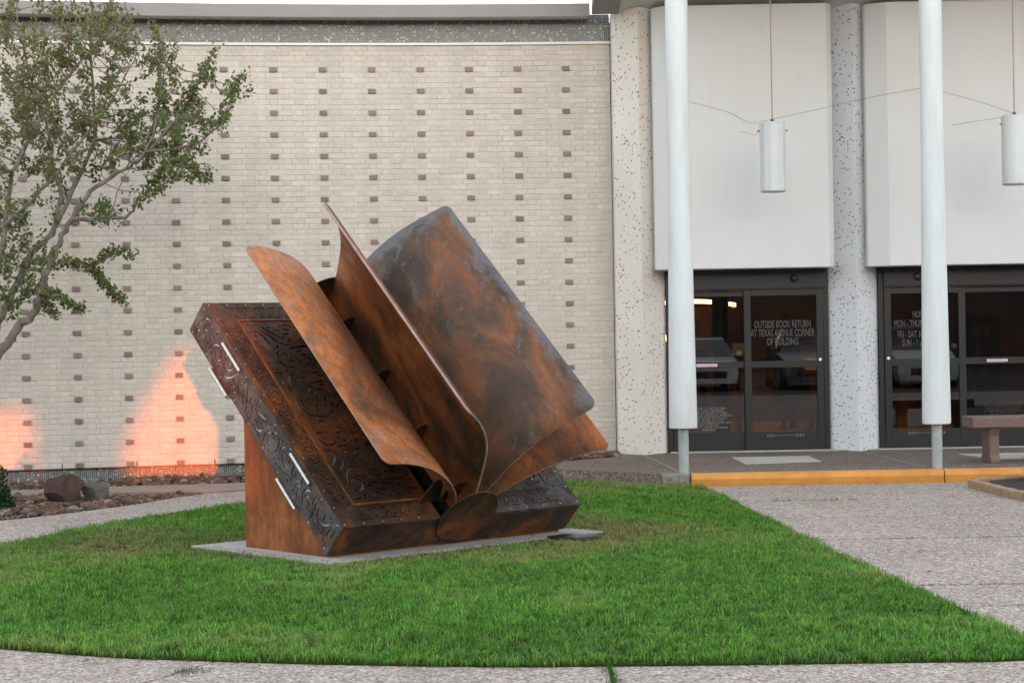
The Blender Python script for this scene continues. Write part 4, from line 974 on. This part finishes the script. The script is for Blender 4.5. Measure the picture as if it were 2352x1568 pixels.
# ================================================================== crape myrtle
LIMBS = {
    'M1': ([(-5.956, 21.4, 0.083), (-5.903, 21.4, 0.834), (-5.815, 21.4, 1.213), (-5.594, 21.4, 1.552), (-5.464, 21.37, 1.707), (-5.367, 21.37, 1.847), (-5.217, 21.35, 1.94), (-5.153, 21.35, 2.081), (-5.104, 21.3, 2.292), (-5.005, 21.3, 2.48), (-4.904, 21.25, 2.703), (-4.796, 21.25, 2.923), (-4.558, 21.2, 3.222), (-4.404, 21.2, 3.37), (-4.171, 21.15, 3.485), (-4.024, 21.1, 3.544), (-3.851, 21.1, 3.793), (-3.77, 21.1, 4.082), (-3.723, 21.1, 4.362), (-3.666, 21.1, 4.633)], 0.075, 0.008),
    'M1b': ([(-4.772, 21.25, 2.956), (-4.582, 21.2, 2.969), (-4.306, 21.1, 2.982), (-4.128, 21.05, 2.976), (-4.013, 21.0, 3.083), (-3.841, 21.0, 3.299), (-3.755, 21.0, 3.428), (-3.585, 21.0, 3.556), (-3.33, 21.0, 3.458)], 0.03, 0.006),
    'M1c': ([(-4.024, 21.1, 3.544), (-3.745, 21.2, 3.867), (-3.507, 21.3, 4.18), (-3.312, 21.4, 4.548), (-3.169, 21.4, 4.835)], 0.022, 0.004),
    'M1d': ([(-3.928, 21.1, 3.673), (-3.416, 20.9, 3.716), (-3.063, 20.8, 3.917), (-2.923, 20.8, 4.247), (-2.836, 20.8, 4.444)], 0.018, 0.004),
    'M2': ([(-6.145, 21.65, 0.066), (-5.956, 21.65, 1.112), (-5.777, 21.65, 1.687), (-5.652, 21.65, 1.92), (-5.552, 21.65, 2.096), (-5.349, 21.7, 2.566), (-5.255, 21.7, 2.699), (-5.09, 21.75, 2.848), (-4.94, 21.8, 3.172), (-4.634, 21.9, 3.854), (-4.608, 21.9, 3.95), (-4.633, 21.9, 4.68), (-4.647, 21.9, 5.457), (-4.65, 21.9, 5.845)], 0.07, 0.01),
    'M3': ([(-5.09, 21.75, 2.848), (-4.987, 21.8, 3.27), (-5.067, 21.8, 3.62), (-5.078, 21.8, 3.828), (-5.186, 21.8, 4.241), (-5.321, 21.7, 4.762), (-5.406, 21.7, 5.341), (-5.444, 21.7, 5.87)], 0.035, 0.006),
    'M4': ([(-6.018, 21.2, 0.1), (-5.918, 21.2, 1.598), (-5.671, 21.2, 2.159), (-5.523, 21.2, 2.533), (-5.459, 21.2, 2.909), (-5.363, 21.2, 3.472), (-5.119, 21.2, 3.938), (-4.801, 21.3, 4.509), (-4.29, 21.4, 5.083), (-4.093, 21.4, 5.459)], 0.06, 0.006),
    'M5': ([(-5.459, 21.2, 2.909), (-5.179, 21.0, 3.127), (-4.918, 20.9, 3.348), (-4.585, 20.9, 3.759), (-4.252, 20.9, 4.171), (-4.012, 20.9, 4.584), (-3.914, 20.9, 4.861)], 0.03, 0.005),
    'M6': ([(-5.918, 21.2, 1.598), (-6.34, 21.1, 2.544), (-6.696, 21.1, 3.487), (-6.898, 21.2, 4.439), (-6.973, 21.2, 5.381)], 0.06, 0.01),
    'M7': ([(-5.952, 21.6, 1.114), (-6.312, 21.8, 2.373), (-6.396, 22.0, 3.552), (-6.209, 22.1, 4.537), (-5.999, 22.1, 5.269), (-5.934, 22.1, 6.1)], 0.05, 0.008),
    'T1': ([(-5.04, 21.3, 2.41), (-4.949, 21.28, 2.478), (-4.823, 21.25, 2.513), (-4.61, 21.2, 2.475), (-4.489, 21.2, 2.397), (-4.402, 21.2, 2.283), (-4.3, 21.2, 2.163), (-4.184, 21.2, 2.076)], 0.01, 0.003),
    'T2': ([(-4.61, 21.2, 2.475), (-4.477, 21.2, 2.505), (-4.32, 21.2, 2.625), (-4.08, 21.2, 2.583)], 0.006, 0.002),
    'T3': ([(-5.125, 21.32, 2.189), (-5.073, 21.3, 2.188), (-4.929, 21.25, 2.156), (-4.783, 21.2, 2.068), (-4.638, 21.2, 1.995)], 0.009, 0.003),
    'T4': ([(-5.153, 21.35, 2.057), (-5.038, 21.3, 2.031), (-4.954, 21.3, 1.935)], 0.006, 0.002),
    'T5': ([(-4.306, 21.1, 2.982), (-4.193, 21.1, 3.303), (-4.071, 21.1, 3.535)], 0.01, 0.004),
}
CLUMPS = [(-5.23, 5.09, 0.52, 9), (-4.71, 5.13, 0.43, 7), (-5.43, 4.53, 0.57, 12), (-4.91, 4.56, 0.47, 10), (-4.43, 4.75, 0.43, 8), (-4.09, 4.93, 0.28, 5), (-5.25, 3.96, 0.52, 12), (-4.73, 4.09, 0.43, 10), (-4.3, 4.22, 0.38, 7), (-5.4, 3.39, 0.43, 9), (-5.02, 3.48, 0.33, 5), (-5.46, 2.92, 0.33, 6), (-4.59, 3.66, 0.33, 4), (-4.11, 3.89, 0.38, 8), (-3.73, 4.26, 0.33, 7), (-3.64, 3.88, 0.28, 6), (-3.88, 3.74, 0.28, 5), (-3.44, 4.16, 0.19, 3), (-3.25, 4.54, 0.12, 2), (-3.45, 3.78, 0.24, 4), (-3.16, 3.97, 0.17, 3), (-3.01, 4.3, 0.12, 2), (-2.94, 4.51, 0.07, 1), (-3.5, 3.5, 0.21, 4), (-3.32, 3.45, 0.09, 2), (-3.67, 4.73, 0.14, 2), (-3.81, 4.64, 0.21, 3), (-4.81, 4.85, 0.28, 3), (-5.47, 2.54, 0.24, 5), (-5.28, 2.3, 0.26, 6), (-5.13, 2.58, 0.19, 3), (-5.5, 2.11, 0.14, 3), (-4.97, 2.72, 0.1, 1), (-4.55, 3.09, 0.19, 3), (-4.41, 3.04, 0.14, 2), (-3.84, 3.31, 0.09, 1), (-5.99, 4.92, 0.66, 14), (-6.1, 3.97, 0.66, 14), (-6.12, 3.12, 0.57, 10), (-6.71, 4.45, 0.66, 12), (-6.78, 3.41, 0.57, 10), (-4.0, 4.6, 0.28, 4), (-4.33, 5.08, 0.28, 3)]

LIMBS['M1'][0][0] = (-5.96, 21.4, -.04); LIMBS['M2'][0][0] = (-6.15, 21.65, -.04); LIMBS['M4'][0][0] = (-6.12, 21.2, -.04)
tree = thing('crape_myrtle_tree', 'multi-stemmed crape myrtle with small red flowers in front of the brick wall', 'tree', (-6.05, 21.4, -.02))
rt_ = np.random.default_rng(12); mb = MB(); SEGP = []
for key, (pts, r0, r1) in LIMBS.items():
    P = crom(pts, 4); n = len(P)
    P = [p+Vector(rt_.normal(0, .006+.5*r1, 3)) if 0 < i < n-1 else p for i, p in enumerate(P)]
    rad = [.86*(r0+(r1-r0)*(i/(n-1))**.85)*(1+.08*math.sin(i*2.1)) for i in range(n)]
    mb.tube(P, rad, 10 if r0 > .02 else 6); SEGP += [(p, q) for p, q in zip(P, rad)]
par(mb.build('trunk', M['bark'], None, True, angle=80), tree)
SP = np.array([p[:] for p, q in SEGP]); LP = []; LC = []; tw = MB()
YR = {}
for cx, cz, cr2, n in CLUMPS:
    n = int(n*1.8)
    for _ in range(n):
        c = np.array([cx+rt_.normal(0, cr2*.5), 21.35+rt_.normal(0, min(.75, .3+cr2)), cz+rt_.normal(0, cr2*.5)])
        d = np.linalg.norm(SP-c-np.array([0, 0, -.12]), axis=1); i = int(d.argmin())
        if d[i] > .9: c = SP[i]+(c-SP[i])*(.9/d[i])
        a = SP[i]; mid = (a+c)/2+rt_.normal(0, .04, 3)-np.array([0, 0, .05]); tip = c+np.array([rt_.normal(.02, .05), rt_.normal(0, .05), abs(rt_.normal(.10, .06))])
        tw.tube([a, mid, c, tip], [.006, .005, .0035, .0015], 4, caps=False)
        m_ = int(rt_.integers(28, 52)); t = rt_.random(m_)
        q = np.where(t[:, None] < .5, mid+(c-mid)*(t[:, None]*2), c+(tip-c)*((t[:, None]-.5)*2))+rt_.normal(0, .034, (m_, 3)); LP.append(q)
        warm = np.clip((cz-3.2)/2.2, 0, 1)*.6+np.clip((-4.4-cx)/1.5, 0, 1)*.3*(cz > 3.3)+rt_.uniform(-.15, .2); LC.append(np.full(m_, warm))
for key in ('T1', 'T2', 'T3', 'T4', 'M1d', 'M1c', 'M1b'):      # leaves hugging the bare twigs
    P = np.array([p[:] for p in crom(LIMBS[key][0], 12)]); P = P[len(P)//4:] if key[0] == 'T' else P[len(P)//2:]
    k_ = 7 if key[0] == 'T' else 6
    q = np.repeat(P, k_, 0)+rt_.normal(0, .035, (len(P)*k_, 3)); LP.append(q); LC.append(rt_.uniform(-.1, .3, len(q)))
LP = np.concatenate(LP); LC = np.clip(np.concatenate(LC), 0, 1)[:, None]
V, T, C = leaf_soup(LP, .036, np.array([.10, .155, .05]), np.array([.20, .245, .09]), rt_, 1.6)
wv = np.repeat(LC, 5, 0); C = C*(1-wv*.75)+np.array([.25, .20, .10])*wv*.75*rt_.uniform(.7, 1.25, (len(C), 1))
par(link('crown', np_mesh('crown', V, T, C), M['leaf']), tree); tag(par(tw.build('twigs', M['bark']), tree), kind='stuff')
fl_ = LP[rt_.choice(len(LP), 170, replace=False)]; fl_ = np.repeat(fl_, 5, 0)+rt_.normal(0, .012, (850, 3))
V, T, C = leaf_soup(fl_, .02, np.array([.62, .06, .10]), np.array([.7, .16, .12]), rt_, 1.1); tag(par(link('flowers', np_mesh('flowers', V, T, C), M['leaf']), tree), kind='stuff')

# ================================================================== bench
M['granite'] = plain('pink_granite', (.17, .105, .09), .5, 0, .3, 60, .05)
be = thing('stone_bench', 'reddish granite bench on the entrance platform', 'bench', (5.70, 21.95, .12), rz=.02)
mb = MB(); mb.box((-.62, -.24, .395), (.62, .24, .515)); mb.build('seat', M['granite'], be, bevel=.012)
for x in (-.36, .36):
    mb = MB(); pr = [(-.205, 0), (.205, 0), (.205, .055), (.165, .095), (.165, .30), (.20, .393), (-.20, .393), (-.165, .30), (-.165, .095), (-.205, .055)]
    mb.prism(pr, -.055, .055, Matrix.Translation((x, 0, 0)) @ Matrix(((0, 0, 1, 0), (1, 0, 0, 0), (0, 1, 0, 0), (0, 0, 0, 1)))); mb.build('leg', M['granite'], be, bevel=.008)

# ================================================================== pendants, ceiling light, cables
M['lamp_white'] = plain('lamp_white', (.60, .635, .65), .4, 0, .03, 4)
def pendant(x, y, z0, z1, seg, label, rot=0):
    t = thing('pendant_light', label, 'lamp', (x, y, z0), 'pendant lights under the canopy')
    h = z1-z0; r_ = .15
    Mr = Matrix.Rotation(rot, 4, 'Z')
    mb = MB().lathe([(r_, 0), (r_, h-.02), (r_-.01, h)], seg=seg, M=Mr); mb.build('shade', M['lamp_white'], t, smooth=seg > 20)
    mb = MB().lathe([(r_-.012, -.012), (r_-.004, -.003)], seg=32); mb.build('diffuser', plain('diffuser', (.55, .56, .55), .5), t)
    mb = MB().tube([(0, 0, h), (0, 0, 6.10-z0)], .008, 10); mb.build('rod', plain('brass_rod', (.36, .27, .19), .4, .5, .15), t)
    mb = MB().lathe([(.03, 0), (.012, .04)], (0, 0, h), 14); mb.build('ferrule', M['bronze_hi'], t)
    for s in (-1, 1):
        mb = MB().tube([(s*(r_-.03), 0, h-.1), (s*(r_+.025), -.02, h-.1)], .007, 8); mb.build('pin', M['bronze'], t)
    return t
pendant(3.07, 22.8, 3.25, 4.05, 12, 'faceted white cylinder pendant hanging between the two white columns', .26)
pendant(5.885, 22.8, 3.285, 4.08, 40, 'smooth white cylinder pendant hanging above the granite bench')
t = thing('ceiling_light', 'white disc light on the canopy soffit near the pink mosaic pilaster', 'lamp', (1.57, 23.6, 5.775))
MB().lathe([(.05, 0), (.15, .012), (.172, .04), (.172, .079)], seg=36).build('lens', M['lamp_white'], t, True)
MB().lathe([(.19, .066), (.19, .0795)], seg=36).build('trim_ring', M['trim_white'], t, True)
M['cable'] = plain('cable', (.3, .28, .26), .6)
for pts, lab in (
    ([(1.93, 21.15, 4.12), (2.2, 21.5, 4.10), (2.5, 21.95, 4.07), (2.75, 22.35, 4.0), (2.95, 22.68, 4.055), (3.07, 22.785, 4.085)], 'thin sagging cable from the first column to the faceted pendant'),
    ([(3.07, 22.79, 4.085), (3.5, 22.4, 4.14), (3.95, 21.8, 4.19), (4.25, 21.4, 4.21), (4.45, 21.12, 4.22)], 'thin cable from the faceted pendant to the second column'),
    ([(4.66, 21.12, 4.18), (5.0, 21.6, 4.17), (5.45, 22.2, 4.14), (5.885, 22.785, 4.10)], 'thin cable from the second column to the smooth pendant'),
    ([(2.905, 22.78, 3.945), (2.87, 22.85, 3.90), (2.85, 23.0, 3.94), (2.83, 23.99, 4.06)], 'short tie wire from the faceted pendant back to the stucco panel'),
    ([(5.73, 22.8, 4.06), (5.6, 23.2, 4.07), (5.43, 23.99, 4.10)], 'short tie wire from the smooth pendant back to the stucco panel')):
    tag(MB().tube(crom(pts, 5), .003, 6).build('cable', M['cable'], None, True), lab, 'cable')

# ================================================================== person inside the doors
def skin_body(name, verts, edges, rad, mat, parent=None, root=0, sub=2):
    me = bpy.data.meshes.new(name); me.from_pydata(verts, edges, []); o = bpy.data.objects.new(name, me); COL.objects.link(o)
    if parent: o.parent = parent
    sk = o.modifiers.new('skin', 'SKIN'); sk.use_smooth_shade = True
    for i, r_ in enumerate(rad): me.skin_vertices[0].data[i].radius = (r_, r_) if not isinstance(r_, tuple) else r_
    me.skin_vertices[0].data[root].use_root = True
    sb = o.modifiers.new('sub', 'SUBSURF'); sb.levels = sub; sb.render_levels = sub
    dg = bpy.context.evaluated_depsgraph_get(); dg.update(); m2 = bpy.data.meshes.new_from_object(o.evaluated_get(dg)); o.modifiers.clear(); o.data = m2; m2.materials.clear(); m2.materials.append(mat)
    m2.polygons.foreach_set('use_smooth', [True]*len(m2.polygons)); return o
M['skin_tone'] = plain('skin_tone', (.22, .12, .08), .6); M['dark_cloth'] = plain('dark_cloth', (.014, .015, .02), .9, 0, .3, 12); M['hair'] = plain('hair', (.02, .014, .01), .6); M['shoe'] = plain('shoe', (.03, .008, .008), .5)
pe = thing('person', 'person in a long dark coat walking away inside the doors with a dark bag', 'person', (4.16, 29.6, .112))
V = [(0, 0, .90), (0, .01, 1.08), (0, .02, 1.26), (0, .03, 1.38), (0, .04, 1.47), (0, .06, 1.57), (0, .05, 1.64),
     (-.09, 0, .86), (-.10, -.02, .50), (-.10, -.16, .13), (-.10, -.09, .04), (.09, 0, .86), (.10, .10, .49), (.10, .20, .09), (.10, .30, .035),
     (-.17, .02, 1.34), (-.24, .04, 1.08), (-.23, .10, .86), (.17, .02, 1.34), (.25, -.02, 1.08), (.26, .04, .84)]
E_ = [(0, 1), (1, 2), (2, 3), (3, 4), (4, 5), (5, 6), (0, 7), (7, 8), (8, 9), (9, 10), (0, 11), (11, 12), (12, 13), (13, 14), (3, 15), (15, 16), (16, 17), (3, 18), (18, 19), (19, 20)]
RD = [(.16, .12), (.14, .11), (.17, .12), (.13, .10), .055, (.085, .10), (.075, .09), .085, .06, .042, .04, .085, .06, .042, .04, .06, .05, .035, .06, .05, .035]
skin_body('body', V, E_, RD, M['skin_tone'], pe)
mb = MB(); prof = [(.27, .40), (.265, .45), (.24, .65), (.215, .85), (.19, 1.02), (.20, 1.2), (.215, 1.33), (.16, 1.42), (.085, 1.465)]
V = []; F = []; sg = 28
for r_, z in prof:
    for k_ in range(sg):
        q = 2*math.pi*k_/sg; f_ = 1+.06*math.sin(q*7)*max(0, (.9-z)); V.append((r_*f_*math.cos(q), .02+r_*.68*f_*math.sin(q), z))
F = [(i*sg+k_, i*sg+(k_+1) % sg, (i+1)*sg+(k_+1) % sg, (i+1)*sg+k_) for i in range(len(prof)-1) for k_ in range(sg)]
mb.mesh(V, F); mb.build('coat', M['dark_cloth'], pe, True)
for s in (-1, 1):
    y1 = .11 if s < 0 else .05
    MB().tube([(s*.17, .02, 1.36), (s*.235, .03, 1.2), (s*.255, .01, 1.07), (s*.25, .07, .90)], [.075, .068, .06, .05], 12).build('sleeve', M['dark_cloth'], pe, True)
    fx, fy = s*.10, (-.13 if s < 0 else .24); mb = MB(); mb.prism([(fx-.04, fy-.1), (fx+.04, fy-.1), (fx+.045, fy+.1), (fx, fy+.15), (fx-.045, fy+.1)], .0, .07); mb.build('shoe', M['shoe'], pe, bevel=.02)
bm = bmesh.new(); bmesh.ops.create_icosphere(bm, subdivisions=3, radius=1); me = bpy.data.meshes.new('hair')
for v in bm.verts: v.co = Vector((v.co.x*.098, v.co.y*.112+.045-.03*max(0, v.co.z*-1), v.co.z*.115+1.63-.02*(v.co.y < 0)))
bm.to_mesh(me); bm.free(); link('hair', me, M['hair'], pe, True)
bg_ = thing('handbag', 'dark handbag hanging from the arm of the walking person', 'bag', (4.16+.30, 29.66, .112+.42))
mb = MB(); mb.prism([(-.15, 0), (.15, 0), (.13, .26), (-.13, .26)], -.05, .05, Matrix(((0, 0, 1, 0), (1, 0, 0, 0), (0, 1, 0, 0), (0, 0, 0, 1)))); mb.build('bag_body', M['dark_cloth'], bg_, bevel=.02)
MB().tube([(0, -.09, .25), (0, -.05, .42), (0, .05, .42), (0, .09, .25)], .008, 8).build('bag_strap', M['dark_cloth'], bg_, True)

# ================================================================== behind the camera: what the glass reflects and an added wall that shades the lawn and shapes the sun
M['garage'] = plain('sun_blocker_concrete', (.05, .046, .042), .9, 0, .15, 1.2, .2)  # for the added wall that blocks the sun
GY = -24.0                                               # face of the added garage; its two openings shape the sun patches
ga = thing('added_sun_blocker', 'long garage-like concrete wall, added unseen behind the viewer to block and shape the low sun', 'building', (0, GY, -.13))
def gpart(lo, hi, name): mb = MB(); mb.box(lo, hi); return mb.build(name, M['garage'], ga)
DX, DZ = (23.4-GY)*math.tan(R_(180-SUN_AZ)), (23.4-GY)*math.tan(R_(SUN_EL))+.13
x0a, x1a, za = -8.6+DX, -5.78+DX, .85+DZ
x0b, x1b, zb, zs = -4.62+DX, -3.38+DX, 1.5+DZ, .04+DZ
gpart((-70, -.3, 0), (70, 0, zs), 'lower_wall'); gpart((-70, -.3, zb+.05), (70, 0, 9.6), 'upper_wall')
for a, b in ((-70, x0a), (x1a, x0b), (x1b, 70)): gpart((a, -.3, zs), (b, 0, zb+.05), 'wall_pier')
gpart((x0a, -.3, za), (x1a, 0, zb+.05), 'sun_patch_lintel')  # added to lower the top of the left sun patch
mb = MB().prism([(x0b-.01, zs+.45), (x0b+.04, zs+.45), (x0b+.66, zb+.05), (x0b-.01, zb+.05)], 0, .28, Matrix(((1, 0, 0, 0), (0, 0, 1, -.29), (0, 1, 0, 0), (0, 0, 0, 1)))); mb.build('sun_patch_haunch', M['garage'], ga)  # added wedge slanting the left edge of the main sun patch
for x in range(-64, 70, 8): gpart((x, .001, 0), (x+.5, .25, 9.6), 'buttress')
def car(loc, rz, col, label, suv=False):
    t = thing('parked_car', label, 'car', loc, 'cars parked in front of the garage', rz)
    pm = NT('car_paint'); pm.base(col, .25, .2); pm.set(pm.b, 'Coat Weight', .6)
    H = 1.68 if suv else 1.46; bl = 1.02 if suv else .92
    # stations along the length: x, belt height, roof height, half width at sill/belt/roof
    st = [(2.25, .62, .62, .70, .62, .60), (2.15, .74, .76, .82, .76, .74), (1.7, .86, .88, .88, .83, .80), (1.0, bl-.02, bl+.0, .90, .86, .80), (.35, bl, H-.06, .90, .87, .62), (-.3, bl+.01, H, .90, .87, .63), (-1.1, bl+.02, H-.04 if suv else H-.08, .90, .86, .61), (-1.75, bl+.02, H-.2 if suv else bl+.10, .88, .84, .60 if suv else .72), (-2.1, bl-.02, bl+.05, .85, .79, .70), (-2.25, .66, .68, .76, .70, .66)]
    V = []; F = []; MI = []
    for x, b, rf, ws, wb, wr in st:
        V += [(x, -ws*.94, .22), (x, -ws, .48), (x, -wb, b), (x, -wr, rf), (x, wr, rf), (x, wb, b), (x, ws, .48), (x, ws*.94, .22)]
    for i in range(len(st)-1):
        for j in range(8):
            F.append((i*8+j, i*8+(j+1) % 8, (i+1)*8+(j+1) % 8, (i+1)*8+j))
            gl = (j in (2, 4) and 3 <= i <= 6) or (j == 3 and i in ((3, 7) if suv else (3, 6))); MI.append(1 if gl else 0)
    F += [tuple(range(8)), tuple(range(len(V)-1, len(V)-9, -1))]; MI += [0, 0]
    mb = MB(); mb.mesh(V, F); mb.mi = MI; mb.build('body', [pm.m, M['car_glass']], t, True, angle=35)
    for x in (1.4, -1.4):
        for s in (-1, 1):
            wh = MB().lathe([(.30, 0), (.33, .03), (.33, .19), (.30, .22)], seg=24, M=Matrix.Translation((x, s*.90-(.0 if s < 0 else -.0)+(.11 if s > 0 else -.11)*-1+.11*0, .33)) @ Matrix.Rotation(R_(90), 4, 'X') @ Matrix.Translation((0, 0, -.11))).build('wheel', M['tyre'], t, True, angle=30)
            e = MB().lathe([(.2, -.002), (.2, .222)], seg=20, M=Matrix.Translation((x, s*.79, .33)) @ Matrix.Rotation(R_(90), 4, 'X') @ Matrix.Translation((0, 0, -.11))).build('rim', M['rod']); e.parent = wh
    for s in (-1, 1):
        mb = MB(); mb.box((2.12, s*.66-.16, .60), (2.22, s*.66+.12, .72)); mb.build('headlight', M['trim_white'], t, bevel=.03)
        mb = MB(); mb.box((-2.24, s*.62-.12, .70), (-2.14, s*.62+.12, .84)); mb.build('tail_light', M['red_ink'], t, bevel=.02)
        mb = MB(); mb.box((.72, s*.98-.09, bl+.02), (.88, s*.98+.06, bl+.16)); mb.build('wing_mirror', pm.m, t, bevel=.03)
    mb = MB(); mb.box((2.14, -.5, .36), (2.26, .5, .56)); mb.build('grille', M['bronze'], t, bevel=.02)
M['car_glass'] = plain('car_glass', (.015, .018, .02), .08, 0, .1); M['tyre'] = plain('tyre', (.015, .015, .015), .8)
car((5.3, -6.2, -.13), R_(90), (.62, .62, .60), 'white sedan parked behind the viewer', False)
car((8.2, -6.3, -.13), R_(90), (.06, .08, .10), 'dark blue sport utility parked behind the viewer', True)
car((11.2, -6.0, -.13), R_(90), (.40, .42, .43), 'silver sport utility parked behind the viewer', True)
car((2.2, -6.4, -.13), R_(90), (.25, .03, .03), 'red sedan parked behind the viewer', False)
